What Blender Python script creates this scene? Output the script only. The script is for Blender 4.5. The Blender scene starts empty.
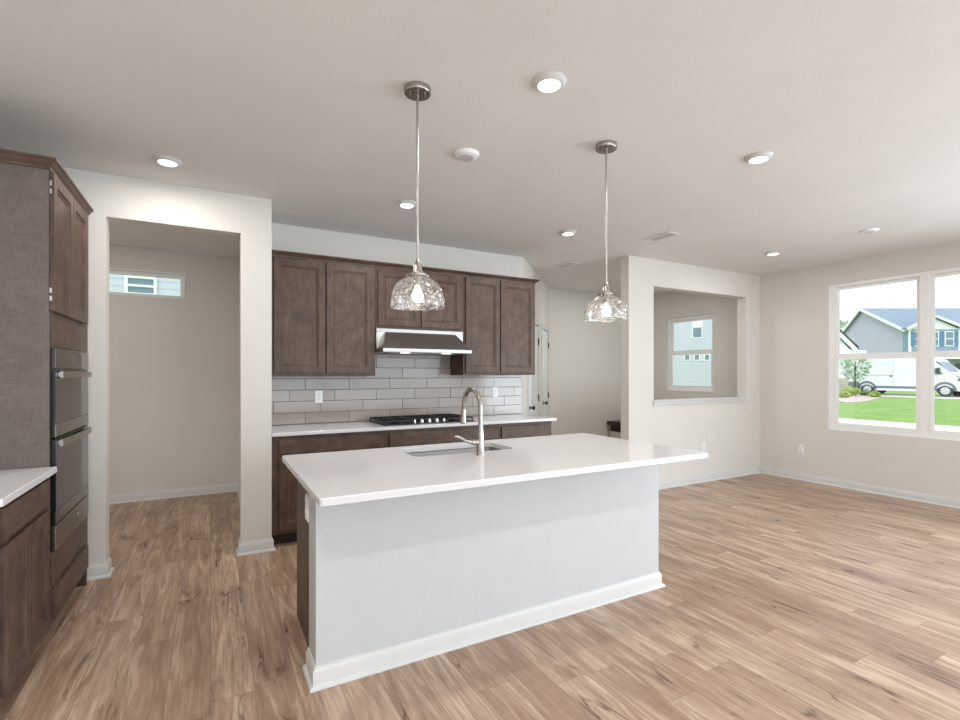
import bpy, bmesh, math, random
from mathutils import Vector, Matrix
random.seed(7)
D = bpy.data
SC = bpy.context.scene
COL = SC.collection
PI = math.pi
YAW = -0.502

# ------------------------------------------------------------------ camera, world, light
cam = D.cameras.new('camera'); camo = D.objects.new('camera', cam); COL.objects.link(camo)
camo.location = (0, 0, 1.38); camo.rotation_euler = (PI / 2, 0, YAW)
cam.sensor_width = 36; cam.lens = 36 * 490.634 / 960; cam.shift_y = 13.756 / 960
cam.clip_start = 0.05; cam.clip_end = 400
SC.camera = camo

world = D.worlds.new('world'); SC.world = world; world.use_nodes = True
bg = world.node_tree.nodes['Background']
bg.inputs[0].default_value = (0.93, 0.97, 1.0, 1); bg.inputs[1].default_value = 1.7

def sun(name, rot, strength, angle, color):
    l = D.lights.new(name, 'SUN'); l.energy = strength; l.angle = angle; l.color = color
    o = D.objects.new(name, l); COL.objects.link(o); o.rotation_euler = rot
def area(name, loc, rot, sx, sy, power, color):
    l = D.lights.new(name, 'AREA'); l.shape = 'RECTANGLE'; l.size = sx; l.size_y = sy
    l.energy = power; l.color = color
    o = D.objects.new(name, l); COL.objects.link(o); o.location = loc; o.rotation_euler = rot
    return o
# soft overcast sun from behind our house, lights the street side
sun('overcast_sun', (math.radians(42), 0, math.radians(-60)), 1.8, math.radians(30), (1, 0.97, 0.92))
# added daylight fill panel at an assumed, unseen opening beside the camera
area('daylight_fill_side', (6.70, -1.0, 1.25), (0, PI / 2, 0), 2.0, 2.8, 215, (0.76, 0.88, 1.0))
# unseen fill lamps added to brighten the two neighbouring rooms, hidden by their walls
area('dining_room_fill', (5.25, 5.0, 2.72), (0, 0, 0), 0.35, 0.35, 12, (1, 0.97, 0.93))
area('mudroom_fill', (-1.55, 5.3, 2.72), (0, 0, 0), 0.3, 0.3, 10, (1, 0.90, 0.82))
area('daylight_fill_rear', (2.5, -3.0, 1.45), (PI / 2, 0, 0), 6.8, 1.9, 104, (0.72, 0.86, 1.0))  # added daylight fill panel along an assumed window opening in the unseen rear wall

# unseen fill lamps added where the ceiling light grid is assumed to continue
for gx, gy in ((-0.24, 1.85), (-0.24, 0.0), (1.38, 0.0), (3.02, 0.0)):
    area('ceiling_grid_fill', (gx, gy, 2.715), (0, 0, 0), 0.1, 0.1, 11, (1, 0.97, 0.94))

SC.view_settings.view_transform = 'Standard'
SC.view_settings.look = 'None'
SC.view_settings.gamma = 1
SC.view_settings.use_curve_mapping = False
SC.view_settings.exposure = -0.12

CAN_W = 7.5       # watts of one surface ceiling light
CAN_COL = (1, 0.97, 0.94)

# ------------------------------------------------------------------ materials
def lin(r, g, b):
    f = lambda c: (c / 255 / 12.92) if c / 255 <= 0.04045 else ((c / 255 + 0.055) / 1.055) ** 2.4
    return (f(r), f(g), f(b), 1)

class NT:
    def __init__(s, name):
        s.m = D.materials.new(name); s.m.use_nodes = True
        s.t = s.m.node_tree; s.t.nodes.clear()
        s.out = s.t.nodes.new('ShaderNodeOutputMaterial')
    def n(s, typ, ins=None, **kw):
        nd = s.t.nodes.new(typ)
        for k, v in kw.items(): setattr(nd, k, v)
        for k, v in (ins or {}).items(): s.put(nd.inputs[k], v)
        return nd
    def put(s, sock, v):
        if isinstance(v, bpy.types.NodeSocket): s.t.links.new(v, sock)
        else: sock.default_value = v
    def math(s, op, a, b=None, c=None):
        nd = s.t.nodes.new('ShaderNodeMath'); nd.operation = op
        for i, v in enumerate((a, b, c)):
            if v is not None: s.put(nd.inputs[i], v)
        return nd.outputs[0]
    def ramp(s, fac, stops, interp='LINEAR'):
        nd = s.t.nodes.new('ShaderNodeValToRGB'); cr = nd.color_ramp; cr.interpolation = interp
        while len(cr.elements) < len(stops): cr.elements.new(0.5)
        for e, (p, c) in zip(cr.elements, stops): e.position = p; e.color = c
        s.put(nd.inputs[0], fac); return nd.outputs[0]
    def mix(s, fac, a, b, mode='MIX'):
        nd = s.t.nodes.new('ShaderNodeMix'); nd.data_type = 'RGBA'; nd.blend_type = mode
        s.put(nd.inputs[0], fac); s.put(nd.inputs[6], a); s.put(nd.inputs[7], b)
        return nd.outputs[2]
    def obj(s): return s.t.nodes.new('ShaderNodeTexCoord').outputs['Object']
    def scale(s, vec, sc):
        nd = s.t.nodes.new('ShaderNodeMapping'); s.put(nd.inputs[0], vec); nd.inputs[3].default_value = sc
        return nd.outputs[0]
    def noise(s, vec, scale, detail=3, rough=0.55, dist=0.0):
        nd = s.n('ShaderNodeTexNoise', {'Vector': vec, 'Scale': scale, 'Detail': detail, 'Roughness': rough, 'Distortion': dist})
        return nd.outputs[0]
    def bump(s, h, strength, dist=0.01):
        return s.n('ShaderNodeBump', {'Height': h, 'Strength': strength, 'Distance': dist}).outputs[0]
    def bsdf(s, color, rough=0.5, metal=0.0, normal=None, spec=0.5, **extra):
        b = s.t.nodes.new('ShaderNodeBsdfPrincipled')
        s.put(b.inputs['Base Color'], color); s.put(b.inputs['Roughness'], rough); s.put(b.inputs['Metallic'], metal)
        s.put(b.inputs['Specular IOR Level'], spec)
        if normal is not None: s.put(b.inputs['Normal'], normal)
        for k, v in extra.items(): s.put(b.inputs[k.replace('_', ' ')], v)
        s.t.links.new(b.outputs[0], s.out.inputs[0]); return b

def plain(name, col, rough=0.5, metal=0.0, var=0.04, scale=8, bump=0.0, bscale=150, spec=0.5):
    t = NT(name); o = t.obj()
    f = t.noise(o, scale, 3)
    dk = tuple(c * (1 - var) for c in col[:3]) + (1,); lt = tuple(min(1, c * (1 + var)) for c in col[:3]) + (1,)
    c = t.ramp(f, [(0.35, dk), (0.65, lt)])
    nm = t.bump(t.noise(o, bscale, 2), bump, 0.002) if bump else None
    t.bsdf(c, rough, metal, nm, spec); return t.m

M = {}
M['wall'] = plain('wall_paint', lin(222, 218, 211), 0.75, var=0.012, scale=3, bump=0.12, bscale=260, spec=0.3)
M['ceiling'] = None
def ceiling_mat():
    t = NT('ceiling_texture'); o = t.obj()
    a = t.noise(o, 60, 4, 0.6); b = t.noise(o, 14, 3)
    h = t.math('MULTIPLY', a, b)
    t.bsdf(t.ramp(t.noise(o, 2, 2), [(0.3, lin(226, 225, 223)), (0.7, lin(230, 229, 227))]), 0.85, normal=t.bump(h, 0.22, 0.010), spec=0.2)
    return t.m
M['ceiling'] = ceiling_mat()
M['trim'] = plain('white_trim_paint', lin(214, 213, 210), 0.4, var=0.01)
M['door_white'] = plain('white_door_paint', lin(228, 232, 230), 0.35, var=0.01)
M['island_paint'] = plain('island_paint', lin(198, 199, 199), 0.6, var=0.01, bump=0.05, bscale=260, spec=0.35)
M['vinyl'] = plain('white_window_vinyl', lin(246, 246, 244), 0.35, var=0.01)
M['plate'] = plain('white_plastic', lin(240, 240, 238), 0.3, var=0.005)
M['slot'] = plain('outlet_slot_dark', lin(60, 58, 56), 0.5)
M['sm_grey'] = plain('detector_grey', lin(196, 194, 198), 0.5, var=0.02)
M['vent'] = plain('vent_white_metal', lin(226, 224, 220), 0.4, var=0.01)
M['vent_dark'] = plain('vent_slot_grey', lin(70, 68, 66), 0.7)
M['black'] = plain('black_enamel', lin(18, 18, 20), 0.25)
M['iron'] = plain('cast_iron', lin(26, 26, 28), 0.5, bump=0.2, bscale=400)
M['dark_metal'] = plain('dark_bronze_metal', lin(52, 46, 42), 0.35, 0.8)
M['gap'] = plain('dark_gap', lin(16, 13, 12), 0.8)

def brushed(name, col, rough=0.28, stretch=(4, 4, 300), var=0.12):
    t = NT(name); o = t.scale(t.obj(), stretch); f = t.noise(o, 3, 3)
    a = tuple(c * (1 - var) for c in col[:3]) + (1,)
    t.bsdf(t.ramp(f, [(0.3, a), (0.7, col)]), t.math('MULTIPLY_ADD', f, 0.12, rough - 0.06), 1.0); return t.m
M['steel'] = brushed('brushed_stainless', lin(180, 177, 173), 0.32)
M['cheek'] = plain('satin_steel_plate', lin(214, 212, 208), 0.4, 0.55, var=0.02)
M['oven_steel'] = brushed('dark_brushed_stainless', lin(150, 145, 139), 0.26)
M['steel_dark'] = brushed('brushed_stainless_sink', lin(128, 127, 126), 0.34, (300, 4, 4))
M['nickel'] = brushed('brushed_nickel', lin(176, 170, 164), 0.26, (200, 200, 6))
M['stem'] = plain('nickel_stem', lin(182, 178, 174), 0.3, 1.0, var=0.0)
M['knob_steel'] = brushed('polished_knob_steel', lin(225, 222, 220), 0.15)

def wood(name, dark, mid, light, stretch, rough=0.42, linen=False):
    t = NT(name); o = t.obj()
    g = t.noise(t.scale(o, stretch), 10, 5, 0.6, 0.4)
    mott = t.noise(o, 9, 4, 0.65)
    fine = t.noise(t.scale(o, tuple(s * 3 for s in stretch)), 22, 3)
    f = t.math('ADD', t.math('MULTIPLY', g, 0.45), t.math('MULTIPLY', mott, 0.55))
    if linen:
        w1 = t.noise(t.scale(o, (1, 1, 26)), 22, 3); w2 = t.noise(t.scale(o, (26, 26, 1)), 15, 3)
        f = t.math('ADD', t.math('MULTIPLY', t.math('ADD', w1, w2), 0.4), t.math('MULTIPLY', mott, 0.2))
    c = t.ramp(f, [(0.33, dark), (0.5, mid), (0.68, light)])
    c = t.mix(t.math('MULTIPLY', fine, 0.35), c, dark)
    t.bsdf(c, rough, normal=t.bump(g, 0.06, 0.004), spec=0.35); return t.m
WD, WM, WL = lin(66, 50, 41), lin(95, 75, 62), lin(117, 95, 80)
M['wood_v'] = wood('stained_maple_upright_grain', WD, WM, WL, (6, 6, 0.7))
M['wood_h'] = wood('stained_maple_level_grain', WD, WM, WL, (0.7, 0.7, 6))
M['wood_side'] = wood('stained_side_panel', lin(84, 74, 70), lin(115, 104, 99), lin(140, 128, 122), (5, 5, 0.8), 0.5, True)
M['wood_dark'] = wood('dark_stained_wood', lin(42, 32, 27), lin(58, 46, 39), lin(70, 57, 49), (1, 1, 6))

def quartz():
    t = NT('white_quartz'); o = t.obj()
    f = t.noise(o, 260, 2, 0.7); big = t.noise(o, 5, 3)
    c = t.ramp(f, [(0.30, lin(194, 190, 188)), (0.42, lin(222, 220, 220)), (0.7, lin(231, 230, 231))])
    c = t.mix(t.math('MULTIPLY', big, 0.25), c, lin(214, 211, 210))
    t.bsdf(c, 0.12, spec=0.5); return t.m
M['quartz'] = quartz()

def tile_mat():
    t = NT('glazed_tile'); g = t.n('ShaderNodeNewGeometry'); o = t.obj()
    r = g.outputs['Random Per Island']
    c = t.ramp(r, [(0.0, lin(152, 141, 132)), (0.5, lin(162, 151, 142)), (1.0, lin(171, 161, 153))])
    streak = t.noise(t.scale(o, (3, 3, 20)), 8, 3)
    c = t.mix(t.math('MULTIPLY', streak, 0.3), c, lin(186, 181, 175))
    t.bsdf(c, 0.12, normal=t.bump(t.noise(o, 7, 2), 0.10, 0.01)); return t.m
M['tile'] = tile_mat()
M['grout'] = plain('grout', lin(98, 90, 84), 0.9)

def floor_mat():
    t = NT('plank_floor'); o = t.obj()
    sx = t.n('ShaderNodeSeparateXYZ', {0: o}); x, y = sx.outputs[0], sx.outputs[1]
    W, L = 0.168, 1.22
    xr = t.math('DIVIDE', x, W); row = t.math('FLOOR', xr)
    rr = t.n('ShaderNodeTexWhiteNoise', {'W': row}, noise_dimensions='1D').outputs[0]
    yr = t.math('ADD', t.math('DIVIDE', y, L), t.math('MULTIPLY', rr, 7.0)); pl = t.math('FLOOR', yr)
    idv = t.n('ShaderNodeCombineXYZ', {0: row, 1: pl}).outputs[0]
    wn = t.n('ShaderNodeTexWhiteNoise', {'Vector': idv}, noise_dimensions='3D')
    rnd = wn.outputs[0]
    off = t.math('MULTIPLY', rnd, 37.0)
    gv = t.n('ShaderNodeCombineXYZ', {0: x, 1: t.math('MULTIPLY', y, 0.10), 2: off}).outputs[0]
    # broad figure, fine fibre
    fig = t.noise(gv, 16, 5, 0.6, 1.2)
    fib = t.noise(t.n('ShaderNodeCombineXYZ', {0: x, 1: t.math('MULTIPLY', y, 0.04), 2: off}).outputs[0], 120, 3)
    saw = t.noise(t.n('ShaderNodeCombineXYZ', {0: t.math('MULTIPLY', x, 0.2), 1: y, 2: off}).outputs[0], 45, 2)
    # dark cracks: thin ridges of a stretched noise, only where a patch noise is high
    cv = t.n('ShaderNodeCombineXYZ', {0: x, 1: t.math('MULTIPLY', y, 0.13), 2: off}).outputs[0]
    cn = t.noise(cv, 9, 3, 0.5, 0.7)
    ridge = t.math('ABSOLUTE', t.math('SUBTRACT', cn, 0.5))
    crack = t.n('ShaderNodeMapRange', {0: ridge, 1: 0.004, 2: 0.020, 3: 1.0, 4: 0.0}).outputs[0]
    pm = t.noise(t.n('ShaderNodeCombineXYZ', {0: x, 1: t.math('MULTIPLY', y, 0.45), 2: off}).outputs[0], 4.2, 2)
    pmask = t.n('ShaderNodeMapRange', {0: pm, 1: 0.50, 2: 0.66, 3: 0.0, 4: 1.0}).outputs[0]
    crack = t.math('MULTIPLY', crack, pmask)
    base = t.ramp(rnd, [(0.0, lin(178, 151, 129)), (0.35, lin(198, 170, 145)), (0.7, lin(213, 187, 162)), (1.0, lin(184, 157, 135))])
    c = t.mix(t.ramp(fig, [(0.36, (0.75, 0.75, 0.75, 1)), (0.62, (0, 0, 0, 1))]), base, lin(140, 109, 86))
    c = t.mix(t.ramp(fig, [(0.58, (0, 0, 0, 1)), (0.72, (0.65, 0.65, 0.65, 1))]), c, lin(224, 203, 182))
    c = t.mix(t.math('MULTIPLY', t.ramp(fib, [(0.4, (0, 0, 0, 1)), (0.62, (1, 1, 1, 1))]), 0.32), c, lin(116, 92, 76))
    c = t.mix(t.math('MULTIPLY', t.ramp(saw, [(0.5, (0, 0, 0, 1)), (0.64, (1, 1, 1, 1))]), 0.05), c, lin(210, 192, 176))
    c = t.mix(t.math('MULTIPLY', pmask, 0.22), c, lin(126, 90, 66))
    c = t.mix(t.math('MULTIPLY', crack, 0.8), c, lin(70, 46, 34))
    fx = t.math('FRACT', xr); ex = t.math('MULTIPLY', t.math('MINIMUM', fx, t.math('SUBTRACT', 1.0, fx)), W)
    fy = t.math('FRACT', yr); ey = t.math('MULTIPLY', t.math('MINIMUM', fy, t.math('SUBTRACT', 1.0, fy)), L)
    e = t.math('MINIMUM', ex, ey)
    seam = t.n('ShaderNodeMapRange', {0: e, 1: 0.0006, 2: 0.0022, 3: 1.0, 4: 0.0}).outputs[0]
    c = t.mix(t.math('MULTIPLY', seam, 0.55), c, lin(92, 70, 56))
    h = t.math('SUBTRACT', t.math('MULTIPLY', fig, 0.3), seam)
    t.bsdf(c, t.math('MULTIPLY_ADD', fib, 0.12, 0.32), normal=t.bump(h, 0.12, 0.003), spec=0.5); return t.m
M['floor'] = floor_mat()

def glass_mat(name, tint, refl=0.9, seeded=False, rough=0.02):
    t = NT(name)
    tr = t.n('ShaderNodeBsdfTransparent', {'Color': tint})
    normal = None
    gl = t.n('ShaderNodeBsdfGlossy', {'Color': (refl, refl, refl, 1), 'Roughness': rough})
    fr = t.n('ShaderNodeFresnel', {'IOR': 1.45}).outputs[0]
    if seeded:
        o = t.obj()
        v = t.n('ShaderNodeTexVoronoi', {'Vector': o, 'Scale': 60.0}).outputs['Distance']
        sd = t.ramp(v, [(0.20, (1, 1, 1, 1)), (0.40, (0, 0, 0, 1))])
        nb = t.bump(t.math('ADD', sd, t.noise(o, 60, 2)), 0.6, 0.004)
        t.put(gl.inputs['Normal'], nb)
        lw = t.n('ShaderNodeLayerWeight', {'Blend': 0.35}).outputs['Facing']
        fr = t.math('MINIMUM', t.math('MULTIPLY_ADD', t.math('POWER', lw, 3.0), 0.75, 0.10), 1.0)
        tl = t.n('ShaderNodeBsdfTranslucent', {'Color': (1, 1, 1, 1)})
        m0 = t.n('ShaderNodeMixShader', {0: t.math('MULTIPLY', sd, 0.65)})
        g2 = t.n('ShaderNodeMixShader', {0: 0.5})
        t.t.links.new(tl.outputs[0], g2.inputs[1]); t.t.links.new(gl.outputs[0], g2.inputs[2])
        t.t.links.new(tr.outputs[0], m0.inputs[1]); t.t.links.new(g2.outputs[0], m0.inputs[2])
        tr = m0
    mx = t.n('ShaderNodeMixShader', {0: fr})
    t.t.links.new(tr.outputs[0], mx.inputs[1]); t.t.links.new(gl.outputs[0], mx.inputs[2])
    t.t.links.new(mx.outputs[0], t.out.inputs[0]); return t.m
M['pane'] = glass_mat('window_glass', (0.97, 0.985, 0.985, 1))
M['seeded'] = glass_mat('seeded_clear_glass', (0.965, 0.96, 0.95, 1), 1.0, True, 0.06)
M['rim'] = glass_mat('clear_glass_rim', (0.9, 0.9, 0.9, 1), 1.0, True, 0.1)
M['oven_glass'] = plain('smoked_oven_glass', lin(34, 30, 28), 0.06, var=0.02, spec=0.9)
M['display'] = plain('oven_display', lin(70, 70, 74), 0.1)

def emit(name, col, s):
    t = NT(name); e = t.n('ShaderNodeEmission', {'Color': col, 'Strength': s}); t.t.links.new(e.outputs[0], t.out.inputs[0]); return t.m
M['lens'] = emit('lamp_lens_glow', (1, 0.95, 0.88, 1), 5.0)
M['bulb'] = emit('filament_bulb_glow', (1, 0.88, 0.72, 1), 6.0)
M['hood_lamp'] = emit('hood_lamp_glow', (1, 0.9, 0.75, 1), 3.0)

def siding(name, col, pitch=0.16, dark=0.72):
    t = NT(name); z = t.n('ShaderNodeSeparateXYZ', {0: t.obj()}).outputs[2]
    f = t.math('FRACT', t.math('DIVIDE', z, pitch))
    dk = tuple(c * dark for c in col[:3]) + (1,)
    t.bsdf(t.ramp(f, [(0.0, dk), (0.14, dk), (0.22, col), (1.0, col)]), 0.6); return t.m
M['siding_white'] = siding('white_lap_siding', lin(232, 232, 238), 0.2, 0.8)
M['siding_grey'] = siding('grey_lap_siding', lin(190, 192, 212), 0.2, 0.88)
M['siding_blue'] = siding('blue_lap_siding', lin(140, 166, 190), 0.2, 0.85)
def shingle():
    t = NT('grey_shingles'); o = t.obj()
    t.bsdf(t.ramp(t.noise(o, 4, 4, 0.7), [(0.3, lin(118, 136, 156)), (0.7, lin(146, 162, 180))]), 0.8); return t.m
M['shingle'] = shingle()
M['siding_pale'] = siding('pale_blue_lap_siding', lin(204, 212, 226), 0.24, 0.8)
M['shingle_dark'] = plain('dark_roof_edge', lin(66, 70, 76), 0.8)
M['house_trim'] = plain('white_house_trim', lin(240, 242, 244), 0.5)
M['shutter'] = plain('blue_shutter_paint', lin(92, 134, 168), 0.5)
M['house_glass'] = plain('house_window_glass', lin(112, 138, 156), 0.1)
M['stone'] = plain('tan_stone', lin(190, 184, 176), 0.9, var=0.2, scale=6)
def grass():
    t = NT('lawn_grass'); o = t.obj()
    f = t.noise(o, 1.2, 6, 0.75); g = t.noise(t.scale(o, (1, 3, 1)), 6, 4)
    c = t.ramp(f, [(0.3, lin(100, 138, 70)), (0.55, lin(128, 164, 92)), (0.75, lin(156, 184, 118))])
    t.bsdf(t.mix(t.math('MULTIPLY', g, 0.3), c, lin(190, 212, 140)), 0.9, spec=0.1); return t.m
M['grass'] = grass()
M['concrete'] = plain('pale_concrete', lin(206, 204, 198), 0.9, var=0.04, scale=2)
M['gravel'] = plain('pale_mulch_gravel', lin(196, 184, 176), 0.95, var=0.22, scale=9)
M['asphalt'] = plain('street_asphalt', lin(150, 152, 154), 0.9, var=0.05)
M['van_paint'] = plain('white_van_paint', lin(232, 236, 242), 0.25, var=0.005)
M['van_plastic'] = plain('grey_van_cladding', lin(108, 120, 132), 0.6)
M['tyre'] = plain('tyre_rubber', lin(60, 66, 72), 0.8)
M['wheel'] = plain('silver_wheel', lin(206, 210, 214), 0.35, 0.3)
M['van_glass'] = plain('van_window_glass', lin(96, 126, 150), 0.08)
M['bark'] = plain('tree_bark', lin(96, 84, 74), 0.9, var=0.2, scale=20)
M['leaf'] = plain('tree_leaf_green', lin(134, 172, 126), 0.7, var=0.25, scale=5)
M['leaf_far'] = plain('far_tree_green', lin(140, 170, 138), 0.8, var=0.2, scale=2)
M['leaf_shrub'] = plain('shrub_yellow_green', lin(158, 178, 92), 0.8, var=0.25, scale=6)
M['leaf_shrub_dark'] = plain('shrub_dark_green', lin(104, 136, 84), 0.8, var=0.25, scale=6)

# ------------------------------------------------------------------ builders
WM_ = {}
def wmat(o): return WM_[o.name]
def thing(name, label, cat, loc=(0, 0, 0), rotz=0.0, group=None, kind=None):
    o = D.objects.new(name, None); COL.objects.link(o); o.empty_display_size = 0.1
    o.location = loc; o.rotation_euler = (0, 0, rotz)
    WM_[o.name] = Matrix.Translation(Vector(loc)) @ Matrix.Rotation(rotz, 4, 'Z')
    if label: o['label'] = label
    if cat: o['category'] = cat
    if group: o['group'] = group
    if kind: o['kind'] = kind
    return o
def obj(name, bm, mat, parent=None, smooth=None, local=False, label=None, kind=None):
    me = D.meshes.new(name)
    bmesh.ops.recalc_face_normals(bm, faces=bm.faces)
    if parent is not None and not local:
        bm.transform(wmat(parent).inverted())
    elif parent is None and not local:
        # put the origin at the base centre of the mesh
        vs = [v.co for v in bm.verts]
        lo = Vector([min(v[i] for v in vs) for i in range(3)]); hi = Vector([max(v[i] for v in vs) for i in range(3)])
        org = Vector(((lo.x + hi.x) / 2, (lo.y + hi.y) / 2, lo.z))
    bm.to_mesh(me); bm.free()
    for m in (mat if isinstance(mat, (list, tuple)) else [mat]): me.materials.append(m)
    if smooth is not None:
        for p in me.polygons: p.use_smooth = True
        me.set_sharp_from_angle(angle=math.radians(smooth))
    o = D.objects.new(name, me); COL.objects.link(o)
    if parent is not None:
        o.parent = parent; WM_[o.name] = wmat(parent).copy()
    else: WM_[o.name] = Matrix()
    if label: o['label'] = label
    if kind: o['kind'] = kind
    return o
def single(name, bm, mat, label, cat, group=None, smooth=None):
    o = obj(name, bm, mat, None, smooth); o['label'] = label; o['category'] = cat
    if group: o['group'] = group
    return o
def struct(name, bm, mat, parent=None, smooth=None):
    o = obj(name, bm, mat, parent, smooth)
    if parent is None: o['kind'] = 'structure'
    return o
def dup(root, loc, label, rotz=None):
    r = root.copy(); COL.objects.link(r); r.location = loc; r['label'] = label
    if rotz is not None: r.rotation_euler = (0, 0, rotz)
    for ch in list(root.children):
        c = ch.copy(); COL.objects.link(c); c.parent = r
        for g in list(ch.children):
            d = g.copy(); COL.objects.link(d); d.parent = c
    return r

def B(): return bmesh.new()
def box(bm, x0, x1, y0, y1, z0, z1, bev=0.0, seg=2, mi=0):
    r = bmesh.ops.create_cube(bm, size=1.0)
    vs = r['verts']
    for v in vs:
        v.co = Vector((x0 + (v.co.x + .5) * (x1 - x0), y0 + (v.co.y + .5) * (y1 - y0), z0 + (v.co.z + .5) * (z1 - z0)))
    fs = set(f for v in vs for f in v.link_faces)
    for f in fs: f.material_index = mi
    if bev > 0:
        es = list(set(e for v in vs for e in v.link_edges))
        bmesh.ops.bevel(bm, geom=es, offset=bev, segments=seg, affect='EDGES', profile=0.5)
    return bm
def bx(*a, **k): return box(B(), *a, **k)
def tube(bm, pts, rad, n=12, cap=True):
    pts = [Vector(p) for p in pts]
    rads = rad if isinstance(rad, (list, tuple)) else [rad] * len(pts)
    rings = []; up = None
    for i, p in enumerate(pts):
        t = (pts[min(i + 1, len(pts) - 1)] - pts[max(i - 1, 0)]).normalized()
        if up is None:
            up = Vector((0, 0, 1)) if abs(t.z) < 0.9 else Vector((1, 0, 0))
        a = (up - t * up.dot(t)).normalized(); b = t.cross(a); up = a
        rings.append([bm.verts.new(p + (a * math.cos(2 * PI * k / n) + b * math.sin(2 * PI * k / n)) * rads[i]) for k in range(n)])
    for r0, r1 in zip(rings, rings[1:]):
        for k in range(n): bm.faces.new((r0[k], r0[(k + 1) % n], r1[(k + 1) % n], r1[k]))
    if cap: bm.faces.new(rings[0]); bm.faces.new(rings[-1])
    return bm
def lathe(bm, prof, c=(0, 0, 0), n=32, axis='Z', cap=True):
    """prof: list of (radius, height) along the axis."""
    def P(r, h, a):
        u, v = r * math.cos(a), r * math.sin(a)
        if axis == 'Z': q = (u, v, h)
        elif axis == 'Y': q = (u, h, v)
        else: q = (h, u, v)
        return Vector(c) + Vector(q)
    rings = [[bm.verts.new(P(max(r, 1e-4), h, 2 * PI * k / n)) for k in range(n)] for r, h in prof]
    for r0, r1 in zip(rings, rings[1:]):
        for k in range(n): bm.faces.new((r0[k], r0[(k + 1) % n], r1[(k + 1) % n], r1[k]))
    if cap: bm.faces.new(rings[0]); bm.faces.new(rings[-1])
    return bm
def prism(bm, pts, f, t0, t1, mi=0):
    """closed outline pts (a,b) swept from t0 to t1; f(a,b,t) -> world."""
    A = [bm.verts.new(f(a, b, t0)) for a, b in pts]; Bv = [bm.verts.new(f(a, b, t1)) for a, b in pts]
    n = len(pts); fs = [bm.faces.new(A), bm.faces.new(Bv)]
    for i in range(n): fs.append(bm.faces.new((A[i], A[(i + 1) % n], Bv[(i + 1) % n], Bv[i])))
    for q in fs: q.material_index = mi
    return bm
def sweep(bm, path, prof, side=1, closed=False):
    """profile (out,z) swept along the XY path; out goes to the right of travel for side=1."""
    n = len(path); P = [Vector((p[0], p[1])) for p in path]
    def nor(a, b):
        d = (b - a).normalized(); return Vector((d.y, -d.x)) * side
    rings = []
    for i in range(n):
        if closed: n1 = nor(P[i - 1], P[i]); n2 = nor(P[i], P[(i + 1) % n])
        else:
            n1 = nor(P[max(i - 1, 0)], P[max(i, 1)]); n2 = nor(P[min(i, n - 2)], P[min(i + 1, n - 1)])
        m = (n1 + n2) / (1 + n1.dot(n2))
        rings.append([bm.verts.new((P[i].x + m.x * o, P[i].y + m.y * o, z)) for o, z in prof])
    k = len(prof)
    rng = range(n) if closed else range(n - 1)
    for i in rng:
        a, b = rings[i], rings[(i + 1) % n]
        for j in range(k): bm.faces.new((a[j], a[(j + 1) % k], b[(j + 1) % k], b[j]))
    if not closed: bm.faces.new(rings[0]); bm.faces.new(rings[-1])
    return bm
def wall(bm, axis, p0, p1, a0, a1, z0, z1, holes=()):
    """wall slab with rectangular holes (a0,a1,z0,z1); axis 'X': plane x=p, runs along y."""
    As = sorted(set([a0, a1] + [h for q in holes for h in q[:2]])); Zs = sorted(set([z0, z1] + [h for q in holes for h in q[2:]]))
    # one welded slab: front/back faces per cell, sides where a cell borders nothing
    def solid(i, j):
        if not (0 <= i < len(As) - 1 and 0 <= j < len(Zs) - 1): return False
        ca, cz = (As[i] + As[i + 1]) / 2, (Zs[j] + Zs[j + 1]) / 2
        return not any(h[0] < ca < h[1] and h[2] < cz < h[3] for h in holes)
    cache = {}
    def V(p, a, z):
        k = (p, a, z)
        if k not in cache: cache[k] = bm.verts.new((p, a, z) if axis == 'X' else (a, p, z))
        return cache[k]
    for i in range(len(As) - 1):
        for j in range(len(Zs) - 1):
            if not solid(i, j): continue
            A0, A1, Z0, Z1 = As[i], As[i + 1], Zs[j], Zs[j + 1]
            for p in (p0, p1): bm.faces.new((V(p, A0, Z0), V(p, A1, Z0), V(p, A1, Z1), V(p, A0, Z1)))
            if not solid(i - 1, j): bm.faces.new((V(p0, A0, Z0), V(p1, A0, Z0), V(p1, A0, Z1), V(p0, A0, Z1)))
            if not solid(i + 1, j): bm.faces.new((V(p0, A1, Z0), V(p1, A1, Z0), V(p1, A1, Z1), V(p0, A1, Z1)))
            if not solid(i, j - 1): bm.faces.new((V(p0, A0, Z0), V(p1, A0, Z0), V(p1, A1, Z0), V(p0, A1, Z0)))
            if not solid(i, j + 1): bm.faces.new((V(p0, A0, Z1), V(p1, A0, Z1), V(p1, A1, Z1), V(p0, A1, Z1)))
    return bm
def panel(bm, f, u0, u1, v0, v1, t, fr=0.057, deep=0.009, flat=False):
    """cabinet door or drawer front; f(u,v,w) -> world, w = outward."""
    b = 0.0025
    def ring(i, w): return [bm.verts.new(f(u, v, w)) for u, v in ((u0 + i, v0 + i), (u1 - i, v0 + i), (u1 - i, v1 - i), (u0 + i, v1 - i))]
    rs = [ring(0, 0), ring(0, t - b), ring(b, t)]
    if not flat: rs += [ring(fr, t), ring(fr + 0.004, t - 0.008), ring(fr + 0.012, t - 0.0078), ring(fr + 0.020, t - 0.014)]
    else: rs += [ring(0.010, t), ring(0.013, t + 0.0008)]
    bm.faces.new(rs[0][::-1])
    for a, c in zip(rs, rs[1:]):
        for k in range(4): bm.faces.new((a[k], a[(k + 1) % 4], c[(k + 1) % 4], c[k]))
    bm.faces.new(rs[-1]); return bm
def fY(y): return lambda u, v, w: (u, y - w, v)        # front towards -Y
def fX(x): return lambda u, v, w: (x + w, u, v)        # front towards +X
def fB(y): return lambda u, v, w: (u, y + w, v)        # front towards +Y

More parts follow.
